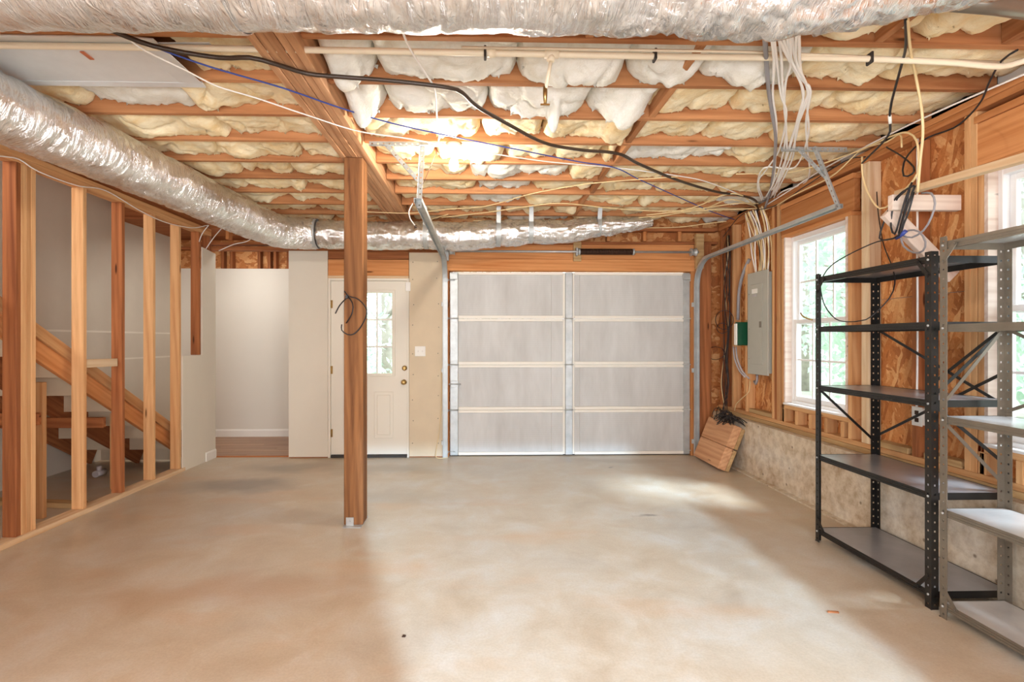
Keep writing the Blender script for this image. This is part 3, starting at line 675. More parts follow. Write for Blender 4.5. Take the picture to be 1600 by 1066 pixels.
# ================================================================== GARAGE DOOR
gd = empty('garage_door', (1.02, 5.93, 0), 'white sectional garage door with galvanised stiles, closed in the back wall', 'garage door')
GX0, GX1 = -0.385, 2.41; zz = [0.012, 0.534, 1.057, 1.590, 2.128]
for k in range(4):
    z0, z1 = zz[k], zz[k + 1] - 0.003
    sec = MB().box(GX0, GX1, 5.935, 5.975, z0, z1, 0.002).build('door_section', 'grail', gd)
    for (xa, xb) in ((GX0 + 0.10, 0.79), (1.12, GX1 - 0.05)):
        MB().box(xa, xb, 5.926, 5.936, z0 + 0.035, z1 - 0.03, 0.002).build('panel', 'gpanel', sec)
    MB().box(0.793, 0.925, 5.929, 5.936, z0 + 0.035, z1 - 0.03, 0.001).box(1.06, 1.117, 5.929, 5.936, z0 + 0.035, z1 - 0.03, 0.001).build('panel_overlap', 'gpanel', sec)
    MB().box(GX0 + 0.10, 0.925, 5.912, 5.936, z1 - 0.030, z1, 0.003).box(1.06, GX1 - 0.05, 5.912, 5.936, z1 - 0.030, z1, 0.003).build('rail', 'grail', sec)
    MB().box(GX0 + 0.10, 0.925, 5.914, 5.936, z0, z0 + 0.034, 0.003).box(1.06, GX1 - 0.05, 5.914, 5.936, z0, z0 + 0.034, 0.003).build('rail', 'grail', sec)
    for xa, xb in ((GX0 + 0.003, GX0 + 0.095), (0.93, 1.055), (GX1 - 0.075, GX1 - 0.002)):
        c = (xa + xb) / 2
        MB().box(xa if xa < 0.9 or xa > 2 else c - 0.042, xb if xa < 0.9 or xa > 2 else c + 0.042, 5.905, 5.936, z0 + 0.001, z1 - 0.001, 0.004).build('stile', 'galv', sec)
    if k:
        for xc in (GX0 + 0.05, 0.99, GX1 - 0.04):
            MB().box(xc - 0.035, xc + 0.035, 5.898, 5.906, z0 - 0.045, z0 + 0.045, 0.002).tube([(xc - 0.05, 5.893, z0), (xc + 0.05, 5.893, z0)], 0.008, 8).build('hinge', 'galv', sec)
for k, z in enumerate((0.06, 0.534, 1.057, 1.59, 2.03)):
    for xa, xb in ((GX0 - 0.02, GX0 + 0.06), (GX1 - 0.05, GX1 + 0.05)):
        MB().tube([(xa, 5.885, z), (xb, 5.885, z)], 0.006, 8).lathe([(0.020, -0.008), (0.022, 0), (0.020, 0.008)], (xa if xa < 0 else xb, 5.885, z), 'X', 14).build('roller', 'galv', gd)
MB().box(GX0 + 0.0, GX0 + 0.09, 5.885, 5.905, 2.04, 2.11, 0.003).build('top_bracket', 'galv', gd)
MB().box(GX1 - 0.09, GX1, 5.885, 5.905, 2.04, 2.11, 0.003).build('top_bracket', 'galv', gd)
MB().box(GX0 + 0.01, GX0 + 0.10, 5.89, 5.905, 0.80, 0.87, 0.003).tube([(GX0 - 0.05, 5.88, 0.835), (GX0 + 0.13, 5.88, 0.835)], 0.008, 8).build('slide_lock', 'galv', gd)
MB().box(GX0, GX1, 5.94, 5.975, 0.0, 0.012).build('bottom_seal', 'rubber', gd)
# tracks
prof = [(-0.028, -0.013), (0.028, -0.013), (0.028, 0.016), (0.022, 0.016), (0.022, -0.009), (-0.022, -0.009), (-0.022, 0.016), (-0.028, 0.016)]
def track(x, label, end_y, side):
    t = empty('garage_door_track', (x, 5.8, 0), label, 'door track')
    R_ = 0.30; zt = 2.25; yv = 5.83; path = [(x, yv, 0.0), (x, yv, zt - R_)]
    for k in range(1, 10):
        q = k / 10 * pi / 2; path.append((x, yv - R_ + R_ * cos(q), zt - R_ + R_ * sin(q)))
    path += [(x, yv - R_, zt), (x, end_y, zt + 0.015)]
    if side < 0: p2 = [(b_, -a_) for a_, b_ in prof]
    MB().sweep(path, prof, (side, 0, 0)).build('rail', 'galv', t)
    for z in (0.17, 0.99, 1.75):
        MB().box(x - 0.045 if side > 0 else x - 0.02, x + 0.02 if side > 0 else x + 0.045, 5.846, 5.868, z - 0.025, z + 0.025, 0.002).build('wall_bracket', 'galv', t)
    return t
TL = track(-0.432, 'left galvanised garage door track, curving up beside the bare drywall', 3.40, 1)
TR = track(2.455, 'right galvanised garage door track running under the window header', 3.47, 1)
# perforated angle hangers
def perf(m, p0, p1, w, n_dir, pitch=0.038, hole=0.011):
    """perforated flat strip: real square holes along the run"""
    p0, p1 = Vector(p0), Vector(p1); x = (p1 - p0).normalized(); y = Vector(n_dir); y = (y - x * y.dot(x)).normalized(); L = (p1 - p0).length; n = max(1, int(L / pitch)); pt = L / n
    for k in range(n):
        o = p0 + x * pt * k; O = [o, o + x * pt, o + x * pt + y * w, o + y * w]; c = o + x * pt / 2 + y * w / 2
        I = [c + x * sx * hole / 2 + y * sy * hole / 2 for sx, sy in ((-1, -1), (1, -1), (1, 1), (-1, 1))]
        ov = [m.b.verts.new(q) for q in O]; iv = [m.b.verts.new(q) for q in I]
        for e in range(4): m.b.faces.new((ov[e], ov[(e + 1) % 4], iv[(e + 1) % 4], iv[e]))
def angle(name, p0, p1, wa, wb_, na, nb, mat, parent, pitch=0.038, hole=0.011):
    m = MB(); perf(m, p0, p1, wa, na, pitch, hole); perf(m, p0, p1, wb_, nb, pitch, hole)
    bmesh.ops.remove_doubles(m.b, verts=m.b.verts[:], dist=0.0004)
    o = m.build(name, mat, parent); md = o.modifiers.new('thickness', 'SOLIDIFY'); md.thickness = 0.0022; md.offset = 0
    return o
hl = empty('track_hanger', (-0.43, 3.47, 2.25), 'perforated angle hanger holding the left door track near the bulb', 'bracket')
jy = YJ[3] - 0.02
angle('cross_angle', (-0.78, jy - 0.004, 2.665), (-0.27, jy - 0.004, 2.665), 0.032, 0.03, (0, 0, 1), (0, -1, 0), 'galv', hl)
angle('drop_angle', (-0.445, 3.44, 2.22), (-0.43, jy - 0.008, 2.69), 0.032, 0.03, (1, 0, 0), (0, -1, 0), 'galv', hl)
angle('brace_angle', (-0.455, jy - 0.012, 2.42), (-0.68, jy - 0.012, 2.67), 0.028, 0.02, (1, 0, 0), (0, -1, 0), 'galv', hl)
hr = empty('track_hanger', (2.45, 3.5, 2.25), 'perforated angle hanger holding the right door track by the window', 'bracket')
angle('cross_angle', (2.08, jy - 0.004, 2.655), (2.55, jy - 0.004, 2.655), 0.034, 0.03, (0, 0, 1), (0, -1, 0), 'galv', hr)
angle('drop_angle', (2.455, 3.49, 2.24), (2.30, jy - 0.008, 2.68), 0.036, 0.034, (1, 0, 0), (0, -1, 0), 'galv', hr)
angle('brace_angle', (2.385, jy - 0.014, 2.46), (2.18, jy - 0.014, 2.67), 0.028, 0.02, (1, 0, 0), (0, -1, 0), 'galv', hr)
# torsion shaft
ts = empty('torsion_shaft', (1.0, 5.79, 2.34), 'steel torsion shaft with dark coil spring above the garage door', 'door spring')
ys, zs_ = 5.79, 2.345
MB().tube([(-0.40, ys, zs_), (2.46, ys, zs_)], 0.0125, 12).build('shaft', 'galv', ts)
hp = []
for k in range(45 * 10): q = 2 * pi * k / 10; hp.append((1.10 + 0.60 * k / 450, ys + 0.030 * cos(q), zs_ + 0.030 * sin(q)))
MB().tube(hp, 0.0068, 5).build('spring', 'spring', ts)
for x in (1.09, 1.71): MB().lathe([(0.034, -0.012), (0.038, -0.006), (0.038, 0.006), (0.030, 0.014)], (x, ys, zs_), 'X').build('winding_cone', 'galv', ts)
for x in (-0.352, 2.40): MB().lathe([(0.046, -0.03), (0.046, -0.024), (0.038, -0.02), (0.038, 0.02), (0.048, 0.026), (0.048, 0.032)], (x, ys, zs_), 'X', 24).build('cable_drum', 'galv', ts)
MB().box(1.035, 1.125, 5.845, 5.868, 2.245, 2.47, 0.003).build('mounting_block', 'treated', ts)
MB().box(1.055, 1.075, 5.78, 5.845, 2.30, 2.39, 0.003).build('center_bracket', 'galv', ts)
MB().box(2.44, 2.53, 5.80, 5.853, 2.16, 2.56, 0.003).build('mounting_block', 'treated', ts)
MB().box(-0.45, -0.39, 5.80, 5.853, 2.24, 2.41, 0.003).build('end_bracket', 'galv', ts)
cable('pull_cord', [(-0.475, 5.845, 0.98), (-0.48, 5.84, 0.6), (-0.50, 5.835, 0.3), (-0.535, 5.83, 0.08), (-0.53, 5.80, 0.012), (-0.46, 5.78, 0.01), (-0.40, 5.79, 0.014)], 0.004, 'wire_c', 'thin cream cord hanging down beside the left track to the floor', 'cord')

# ================================================================== BEAM, POST
bmx = empty('main_beam', (-0.93, 4.0, 2.655), 'laminated timber beam crossing above the post, flush with the joists', 'beam')
for k in range(5):
    w_ = (BX1 - BX0) / 5; x = BX0 + w_ * (k + 0.5)
    board('ply', (x, 1.4, 2.795), (x, 5.86, 2.795), w_ - 0.0025, 0.278 - (0.008 if k in (1, 3) else 0.0), 'beam', bmx)
po = empty('support_post', (-0.935, 3.78, 0), 'square brown timber support post standing in the room', 'post')
board('shaft', (-0.9345, 3.78, 0.005), (-0.9345, 3.78, 2.654), 0.137, 0.14, 'post', po, up=(0, 1, 0), bev=0.006)
MB().box(-0.985, -0.93, 3.700, 3.709, 0.0, 0.062, 0.001).box(-1.0, -0.87, 3.66, 3.90, 0.0, 0.006, 0.001).lathe([(0.006, 0), (0.006, -0.008)], (-0.957, 3.70, 0.035), 'Y', 8).build('base_bracket', 'galv', po)
w_ = 3.69
tag(MB().tube(spline([PY(538, 455, w_), PY(545, 463, w_), PY(556, 466, w_), PY(566, 473, w_), PY(573, 485, 3.66), PY(571, 497, 3.67), PY(563, 512, w_), PY(553, 522, w_), PY(543, 523, w_), PY(534, 516, w_), PY(534, 507, w_)], .02), 0.0045, 6)
    .tube(spline([PY(524, 490, 3.62), PY(531, 477, 3.65), PY(541, 466, w_)], .02), 0.0045, 6).tube(spline([PY(543, 462, w_), PY(551, 475, 3.66), PY(550, 490, 3.66), PY(541, 505, w_)], .02), 0.0045, 6)
    .lathe([(0.012, 0.0), (0.014, 0.01), (0.010, 0.022)], PY(542, 464, 3.695) - Vector((0, 0.01, 0)), 'Y', 8).build('wire_loop', 'wire_k'), 'loose dark wire loop tied to the front of the timber post', 'wire')

# ================================================================== DUCTS
def duct(name, path, rad, parent, mat='foil', n=64, wrk=0.006, seed=1, flat=1.0, step=0.02, pleat=0.0):
    pts = spline(path, step); N = len(pts); b = bmesh.new(); rings = []; prev = None
    for i, p in enumerate(pts):
        t = (pts[min(i + 1, N - 1)] - pts[max(i - 1, 0)]).normalized(); wr = wrk(i / (N - 1)) if callable(wrk) else wrk
        if prev is None: u = t.cross(Vector((0, 0, 1))).normalized()
        else: u = (prev - t * prev.dot(t)).normalized()
        prev = u; v = t.cross(u); s = i / (N - 1); r = rad(s) if callable(rad) else rad; L = i * step; ring = []
        for k in range(n):
            a = 2 * pi * k / n
            hx = noise.noise(Vector((L * 7 + a * 0.9, a * 1.2, seed))); hy = abs(noise.noise(Vector((L * 26 + 3 * hx + a * 1.5, a * 0.9, seed + 9)))); hz = noise.noise(Vector((cos(a) * 5, sin(a) * 5, L * 14 + seed)))
            rr = r + wr * hx - wr * 1.6 * max(0, 0.25 - hy) * 3 + wr * 0.5 * hz + pleat * sin(L * 2 * pi / 0.045 + 2 * hx) * 0.5
            q = u * cos(a) * rr + v * sin(a) * rr; q.z *= flat
            ring.append(b.verts.new(p + q))
        rings.append(ring)
    for A, B in zip(rings, rings[1:]):
        for k in range(n):
            f = b.faces.new((A[k], A[(k + 1) % n], B[(k + 1) % n], B[k])); f.smooth = True
    b.faces.new(rings[0][::-1]); b.faces.new(rings[-1])
    bmesh.ops.recalc_face_normals(b, faces=b.faces[:])
    me = bpy.data.meshes.new(name); b.to_mesh(me); b.free(); me.materials.append(M[mat]); return link(bpy.data.objects.new(name, me), parent)
def ring_band(name, c, axis, r, wdt, parent, mat='galv', flat=1.0):
    c = Vector(c); ax = Vector(axis).normalized(); u = ax.cross(Vector((0, 0, 1))).normalized(); v = ax.cross(u); b = MB(); R1 = []
    n = 36
    for (rr, h) in ((r, -wdt / 2), (r + 0.004, -wdt / 2), (r + 0.004, wdt / 2), (r, wdt / 2)):
        R1.append([b.b.verts.new(c + ax * h + Vector((1, 1, flat)) * (u * cos(2 * pi * k / n) * rr + v * sin(2 * pi * k / n) * rr) if False else c + ax * h + u * cos(2 * pi * k / n) * rr + v * sin(2 * pi * k / n) * rr * flat) for k in range(n)])
    for q in range(4):
        A, B = R1[q], R1[(q + 1) % 4]
        for k in range(n): b.b.faces.new((A[k], A[(k + 1) % n], B[(k + 1) % n], B[k]))
    return b.build(name, mat, parent)
d1 = empty('flexible_duct', (-2.3, 4.0, 2.5), 'long silver foil flexible duct running along the left stud wall', 'duct')
duct('jacket', [(-2.52, 1.2, 2.49), (-2.44, 2.4, 2.495), (-2.33, 3.4, 2.49), (-2.25, 4.4, 2.48), (-2.17, 4.95, 2.46), (-2.05, 5.27, 2.44), (-1.90, 5.40, 2.45), (-1.76, 5.42, 2.455)], lambda s: 0.172 - 0.012 * max(0, s - 0.8) * 5, d1, mat='foil_y', seed=2, wrk=0.008, pleat=0.003)
ring_band('collar', (-1.755, 5.42, 2.455), (1, 0, 0), 0.152, 0.05, d1)
d2_ = empty('flexible_duct', (0, 5.4, 2.45), 'silver foil duct strapped below the joists above the garage door', 'duct')
XS = [-0.60, 0.16, 0.50, 1.22]
def rad2(s):
    x = -1.72 + s * 3.5; r = 0.150 - 0.055 * max(0, (x - 0.1) / 1.6)
    for q in XS: r -= 0.014 * math.exp(-((x - q) / 0.05) ** 2)
    if x > 1.3: r *= max(0.35, 1 - 0.9 * (x - 1.3))
    return r
duct('jacket', [(-1.72, 5.42, 2.455), (-1.2, 5.42, 2.435), (-0.6, 5.42, 2.445), (-0.2, 5.42, 2.435), (0.16, 5.42, 2.47), (0.35, 5.42, 2.475), (0.5, 5.42, 2.495), (0.85, 5.42, 2.49), (1.22, 5.42, 2.545), (1.5, 5.42, 2.565), (1.80, 5.42, 2.60)], rad2, d2_, seed=5, wrk=0.012, pleat=0.004)
for x, z in zip(XS, (2.445, 2.47, 2.495, 2.545)):
    r = rad2((x + 1.72) / 3.5) + 0.004
    sb = ring_band('hanging_strap', (x, 5.42, z), (1, 0, 0), r, 0.045, d2_)
    MB().bar((x, 5.42 - r * 0.8, z + r * 0.6), (x, 5.30, 2.74), 0.045, 0.003, up=(0, 1, 0)).build('strap_tail', 'galv', sb)
d3 = empty('flexible_duct', (0, 1.6, 2.5), 'large silver foil duct crossing the top of the room nearest the camera', 'duct')
duct('jacket', [(-2.6, 1.60, 2.46), (-1.5, 1.60, 2.463), (-0.82, 1.60, 2.470), (-0.3, 1.60, 2.476), (0.3, 1.60, 2.48), (0.6, 1.60, 2.478), (0.85, 1.60, 2.47), (1.05, 1.60, 2.48), (1.4, 1.60, 2.55), (1.75, 1.62, 2.64)], 0.165, d3, seed=8, wrk=lambda s: 0.007 + 0.011 * max(0, min(1, (s - 0.62) / 0.15)), pleat=0.002)
ring_band('foil_joint', (-0.79, 1.60, 2.470), (1, 0, 0.01), 0.1665, 0.05, d3, 'foil')
tag(MB().tube([PY(1490, 2, 1.92), PY(1560, 8, 1.92), PY(1700, 28, 1.92)], 0.035, 14).build('insulated_pipe', 'greymetal'), 'grey insulated pipe at the upper right corner past the duct', 'pipe')
lx = PY(650, 358, 5.29).x; m = MB()
for q in (-1, 0, 1): m.bar((lx - 0.011, 5.42 - 0.143 - q * 0.007, 2.50 - q * -0.015), (lx + 0.011 - (0.004 if q == 0 else 0), 5.42 - 0.143 - q * -0.000 - q * 0.007, 2.50 + q * 0.015), 0.005, 0.004)
m.bar((lx - 0.012, 5.42 - 0.136, 2.483), (lx - 0.012, 5.42 - 0.150, 2.517), 0.005, 0.004, up=(1, 0, 0))
m.build('printed_letter', 'wire_k', d2_)
# panned joist bay in sheet metal
pn = empty('sheet_metal_plenum', (-2.2, 2.53, 2.69), 'galvanised sheet metal pan nailed under the joists above the long duct', 'duct panel')
MB().box(-3.05, -1.60, 2.335, 2.735, 2.690, 2.697, 0.001).build('pan', 'sheet', pn)
MB().prism([(2.735, 2.688), (2.775, 2.684), (2.775, 2.688), (2.735, 2.698)], 'X', -3.05, -1.48).build('front_flange', 'sheet', pn)
MB().prism([(-1.60, 2.690), (-1.48, 2.684), (-1.48, 2.688), (-1.60, 2.698)], 'Y', 2.335, 2.735).build('side_flange', 'sheet', pn)
MB().bar(PZ(128, 81, 2.686), PZ(144, 93, 2.686), 0.02, 0.004).build('tab', 'copper', pn)
board('drip_strip', PZ(-40, 70, 2.694), PZ(330, 69, 2.694), 0.03, 0.006, 'sheet', pn)

# ================================================================== WATER PIPE
wp = empty('water_pipe', (0, 2.39, 2.66), 'cream plastic water pipe clipped along the first joist', 'pipe')
py = 2.385
MB().tube(spline([(-3.0, py, 2.672), (-1.5, py, 2.675), (0.0, py, 2.672), (1.0, py, 2.668), (1.7, py, 2.672), (2.2, py, 2.66), (2.42, py, 2.645), (2.52, py, 2.65), (2.62, 2.33, 2.675), (2.75, 2.2, 2.70)], .05), 0.0145, 10).build('pipe_run', 'pvc', wp)
MB().tube([(-0.1, 2.36, 2.682), (1.2, 2.362, 2.683), (2.5, 2.40, 2.672)], 0.006, 6).build('pipe_run', 'pvc', wp)
xc = PY(766, 75, py).x; MB().tube([(xc - 0.025, py, 2.673), (xc + 0.025, py, 2.673)], 0.0195, 12).build('coupling', 'pvc', wp)
xt = PY(862, 77, py).x
MB().tube([(xt - 0.033, py, 2.671), (xt + 0.033, py, 2.671)], 0.0195, 12).tube([(xt, py, 2.671), (xt - 0.005, py + 0.005, 2.64)], 0.0185, 12).build('tee', 'pvc', wp)
dp = MB().tube([(xt, py, 2.66), (xt - 0.025, py + 0.02, 2.52)], 0.009, 10).build('drop_pipe', 'pvc', wp)
q = Vector((xt - 0.028, py + 0.022, 2.50))
MB().tube([q + Vector((0, 0, 0.03)), q, q - Vector((0, 0, 0.05))], [0.010, 0.011, 0.008], 10).bar(q + Vector((-0.022, 0, -0.055)), q + Vector((0.022, 0, -0.055)), 0.008, 0.006).build('stop_valve', 'brass', wp)
for u, v in ((758, 75), (1023, 80), (1359, 86)):
    c = PY(u, v, py); MB().box(c.x - 0.006, c.x + 0.006, py - 0.021, py + 0.021, 2.645, 2.698, 0.003).build('clip', 'rubber', wp)

# ================================================================== LIGHT BULB
lb = empty('ceiling_bulb', (-0.205, 3.57, 2.70), 'bare lit bulb in a white porcelain socket on the joist', 'light')
MB().lathe([(0.055, 0.0), (0.057, -0.02), (0.050, -0.035), (0.030, -0.045), (0.026, -0.075), (0.018, -0.078)], (-0.205, 3.57, 2.699), 'Z', 28).build('socket', 'lampw', lb)
MB().lathe([(0.013, 0.0), (0.016, -0.02), (0.028, -0.045), (0.0325, -0.068), (0.029, -0.09), (0.017, -0.104), (0.004, -0.108)], (-0.205, 3.57, 2.622), 'Z', 28).build('bulb', 'bulb', lb)

# ================================================================== SHELVING
def shelving(name, loc, label, W, D, H, levels, matu, mats, group=None, back_brace=True, bx=()):
    """local: runs along +Y from 0 to W, front at x=0, back at x=D"""
    r = empty(name, loc, label, 'shelving', group); L = Vector(loc); fl_ = 0.036
    for (x, sx) in ((0, 1), (D, -1)):
        for (y, sy) in ((0, 1), (W, -1)):
            p = L + Vector((x, y, 0)); up_ = angle('upright', p, p + Vector((0, 0, H)), fl_, fl_, (sx, 0, 0), (0, sy, 0), matu, r, 0.0445, 0.010)
            MB().box(p.x - 0.003, p.x + 0.003, p.y - 0.003, p.y + 0.003, p.z, p.z + 0.004).build('foot', 'rubber', up_)
    for z in levels:
        m = MB(); x0, x1, y0, y1 = L.x + 0.004, L.x + D - 0.004, L.y + 0.004, L.y + W - 0.004; zt = L.z + z; h = 0.034; t = 0.002
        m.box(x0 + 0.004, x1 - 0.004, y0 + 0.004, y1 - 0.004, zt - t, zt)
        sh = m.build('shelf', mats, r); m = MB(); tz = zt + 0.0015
        m.box(x0, x0 + t, y0, y1, zt - h, tz).box(x1 - t, x1, y0, y1, zt - h, tz).box(x0 + t, x1 - t, y0, y0 + t, zt - h, tz).box(x0 + t, x1 - t, y1 - t, y1, zt - h, tz)
        m.box(x0 + t, x0 + 0.016, y0 + t, y1 - t, zt - h, zt - h + t).box(x0 - 0.003, x0, y0 + 0.03, y1 - 0.03, zt - 0.014, zt - 0.010).box(x0 - 0.003, x0, y0 + 0.03, y1 - 0.03, zt - 0.026, zt - 0.022)
        m.build('rim', matu, sh)
        for y in (y0 + 0.012, y1 - 0.012): MB().lathe([(0.006, 0.0), (0.006, -0.004), (0.003, -0.006)], (L.x - 0.001, y, zt - 0.017), 'X', 8).build('bolt', 'galv', sh)
    def gus(y, sy, z, sz):
        m = MB(); p = L + Vector((-0.002, y, z))
        m.bar(p + Vector((0, 0.012 * sy, -0.10 * sz)), p + Vector((0, 0.085 * sy, -0.012 * sz)), 0.003, 0.02, up=(0, -sz * .7 * sy, .7) if True else None)
        m.lathe([(0.006, 0.0), (0.006, -0.005)], p + Vector((-0.002, 0.018 * sy, -0.092 * sz)), 'X', 8).lathe([(0.006, 0.0), (0.006, -0.005)], p + Vector((-0.002, 0.078 * sy, -0.018 * sz)), 'X', 8)
        m.build('corner_gusset', matu, r)
    for y, sy in ((0, 1), (W, -1)): gus(y, sy, levels[-1], 1); gus(y, sy, levels[0] - 0.02, -1)
    def brace(p, q, m_): board('brace', L + Vector(p), L + Vector(q), 0.003, 0.016, m_, r, bev=0.0)
    for p, q in bx: brace(p, q, matu)
    return r
lv = [0.087, 0.575, 1.035, 1.424, 1.752]
xb = 0.405
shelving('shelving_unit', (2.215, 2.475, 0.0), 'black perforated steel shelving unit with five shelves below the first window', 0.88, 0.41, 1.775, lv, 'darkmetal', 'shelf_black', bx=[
    ((xb, 0.87, 1.41), (xb, 0.02, 1.00)), ((xb + .004, 0.87, 0.70), (xb + .004, 0.02, 1.18)), ((0.01, 0.875, 1.02), (0.40, 0.877, 0.66)),
    ((xb, 0.02, 1.41), (xb, 0.42, 1.10)), ((0.40, 0.005, 1.41), (0.01, 0.007, 1.05)), ((0.40, 0.005, 0.70), (0.01, 0.007, 1.02))])
lv2 = [0.075, 0.522, 0.968, 1.408, 1.805]
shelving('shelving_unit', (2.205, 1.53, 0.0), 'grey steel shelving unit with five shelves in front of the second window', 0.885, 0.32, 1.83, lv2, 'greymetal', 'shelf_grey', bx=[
    ((0.31, 0.87, 1.39), (0.31, 0.03, 0.98)), ((0.314, 0.87, 0.99), (0.314, 0.03, 1.39)), ((0.005, 0.88, 1.02), (0.31, 0.88, 1.39)), ((0.008, 0.884, 0.95), (0.31, 0.884, 0.64))])

# ================================================================== ITEMS ON THE RIGHT WALL
bp = empty('breaker_panel', (2.70, 4.94, 1.0), 'tall grey electrical breaker panel on the right wall beside the window', 'electrical panel')
py0, py1, pz0, pz1 = 4.765, 5.135, 1.0, 2.01
MB().box(2.70, 2.80, py0 + 0.02, py1 - 0.02, pz0 + 0.02, pz1 - 0.02).build('enclosure', 'panelgrey', bp)
MB().box(2.685, 2.70, py0, py1, pz0, pz1, 0.003).build('cover', 'panelgrey', bp)
dl = MB().box(2.679, 2.685, py0 + 0.085, py1 - 0.07, pz0 + 0.10, pz1 - 0.12, 0.002).build('panel_door', 'panelgrey', bp)
MB().box(2.674, 2.679, py0 + 0.10, py0 + 0.135, 1.46, 1.52, 0.002).build('latch', 'greymetal', dl)
MB().box(2.6775, 2.679, py0 + 0.17, py0 + 0.275, 1.80, 1.845).build('paper_label', 'label', dl)
MB().box(2.6775, 2.679, py0 + 0.18, py0 + 0.27, 1.77, 1.79).build('paper_label', 'wire_s', dl)
for z in (1.15, 1.45, 1.80): MB().lathe([(0.005, 0), (0.004, -0.003)], (2.685, py1 - 0.03, z), 'X', 8).build('screw', 'greymetal', bp)
gb = empty('control_box', (2.68, 5.20, 1.40), 'small dark green utility box left of the breaker panel', 'utility box')
MB().box(2.615, 2.745, 5.195, 5.25, 1.285, 1.525, 0.004).build('housing', 'green', gb)
MB().box(2.600, 2.6155, 5.20, 5.246, 1.288, 1.51, 0.003).build('side_panel', 'label', gb)
MB().box(2.72, 2.77, 5.205, 5.245, 1.515, 1.55, 0.003).build('mounting_ear', 'treated', gb)
cable('conduit', [PX(1171, 405, 2.74), PX(1162, 425, 2.72), PX(1155, 455, 2.72), PX(1153, 500, 2.73)], 0.016, 'conduit', 'grey plastic conduit curving up above the green utility box', 'conduit', n=10)
for k, (du, lab) in enumerate(((0, 'pale grey flexible conduit drooping below the green utility box, nearer one'), (4, 'pale grey flexible conduit drooping below the green utility box, farther one'))):
    cable('flexible_conduit', [PX(1150 - du, 542, 2.68), PX(1152 - du, 560, 2.67), PX(1160 - du, 580, 2.70), PX(1171 - du, 592, 2.74)], 0.009, 'wire_s', lab, 'conduit', n=8)
cable('elbow_conduit', [PX(1183, 586, 2.72), PX(1183, 594, 2.71), PX(1181, 600, 2.72), PX(1179, 596, 2.74)], 0.012, 'conduit', 'short grey elbow fitting under the breaker panel', 'conduit', n=10)
ou = empty('wall_outlet', (2.69, 3.11, 0.86), 'white electrical outlet box on the stud behind the shelving', 'outlet')
MB().box(2.695, 2.76, 3.075, 3.14, 0.81, 0.915, 0.003).build('box', 'trimw', ou)
MB().box(2.690, 2.695, 3.070, 3.148, 0.803, 0.922, 0.002).build('cover_plate', 'trimw', ou)
for z in (0.84, 0.885): MB().box(2.688, 2.690, 3.095, 3.123, z - 0.013, z + 0.013, 0.002).build('socket', 'spring', ou)
cable('electrical_cable', [(2.70, 3.12, 0.92), (2.705, 3.12, 1.3), (2.70, 3.115, 1.8), (2.705, 3.12, 2.59)], 0.006, 'wire_w', 'white cable stapled down the stud to the outlet')
# shelf bracket made of lumber
br = empty('lumber_bracket', (2.6, 2.87, 1.7), 'white-washed lumber bracket and rail fixed to the right wall above the grey shelving', 'bracket')
board('arm', (2.32, 2.86, 2.118), (2.72, 2.86, 2.118), 0.038, 0.088, 'white_board', br)
board('brace', (2.33, 2.895, 2.08), (2.715, 2.895, 1.70), 0.036, 0.088, 'white_board', br)
board('rail', (2.40, 2.90, 2.180), (2.27, 1.55, 2.070), 0.05, 0.036, 'pale', br)

# leaning lumber block with a nest of wire on top
lr = empty('lumber_block', (2.45, 5.45, 0), 'two-board block of cedar lumber leaning on the concrete wall', 'lumber')
tilt = radians(22); ux = Vector((sin(tilt), 0, cos(tilt))); nx_ = Vector((-cos(tilt), 0, sin(tilt)))
base0 = Vector((2.375, 5.13, 0.0)) + nx_ * -0.04 + Vector((0, 0, 0.035))
for k, t_ in ((0, 0.235), (1, 0.235)):
    c = base0 + ux * (0.12 + k * 0.238)
    board('board', c, c + Vector((0.0, 0.60, 0)), 0.085, 0.234, 'rack_wood', lr, up=ux, bev=0.005)
    board('back_board', c - nx_ * 0.063, c - nx_ * 0.063 + Vector((0, 0.56, 0)), 0.038, 0.225, 'treated', lr, up=ux, bev=0.004)
rw = random.Random(11)
pts = []
top = base0 + ux * 0.49 + Vector((0.0, 0.22, 0.0))
m = MB()
for k in range(16):
    c = top + Vector((rw.uniform(-.05, .05), rw.uniform(-.12, .16), rw.uniform(0.01, .06))); ax = rw.uniform(0.06, 0.13); ph = rw.uniform(0, 6)
    m.tube([c + Vector((ax * 0.6 * cos(q * 2 * pi / 14 + ph), ax * 1.5 * sin(q * 2 * pi / 14), 0.035 * sin(2 * q * 2 * pi / 14 + ph) + 0.02 * cos(q * 2 * pi / 14 + ph))) for q in range(14)], 0.0042, 5, closed=True)
tag(m.build('wire_coil', 'wire_k'), 'tangled nest of black wire heaped on the leaning lumber block', 'wire')

# ================================================================== CABLES
Zc = 2.655
def pz(l, z=Zc): return [PZ(u, v, z) for u, v in l]
cable('thick_cable', pz([(120, 32), (160, 42), (240, 72), (340, 90), (390, 90), (430, 100), (480, 115), (530, 120), (620, 127), (700, 137), (722, 145), (745, 166), (790, 192), (850, 223), (905, 234), (965, 240), (1000, 257), (1060, 282), (1120, 300), (1150, 304), (1178, 312)], 2.640) + [PX(1183, 325, 2.70), PX(1186, 370, 2.74), PX(1190, 420, 2.745)], 0.011, 'hose', 'thick black cable sagging diagonally under the joists to the breaker panel', n=8)
cable('network_cable', pz([(205, 58), (245, 75), (330, 105), (440, 137), (530, 168), (610, 192), (700, 212), (800, 232), (900, 252), (960, 262), (1000, 281), (1060, 308), (1110, 330), (1150, 344)], 2.645), 0.0042, 'wire_b', 'thin blue cable strung diagonally across the joists past the bulb')
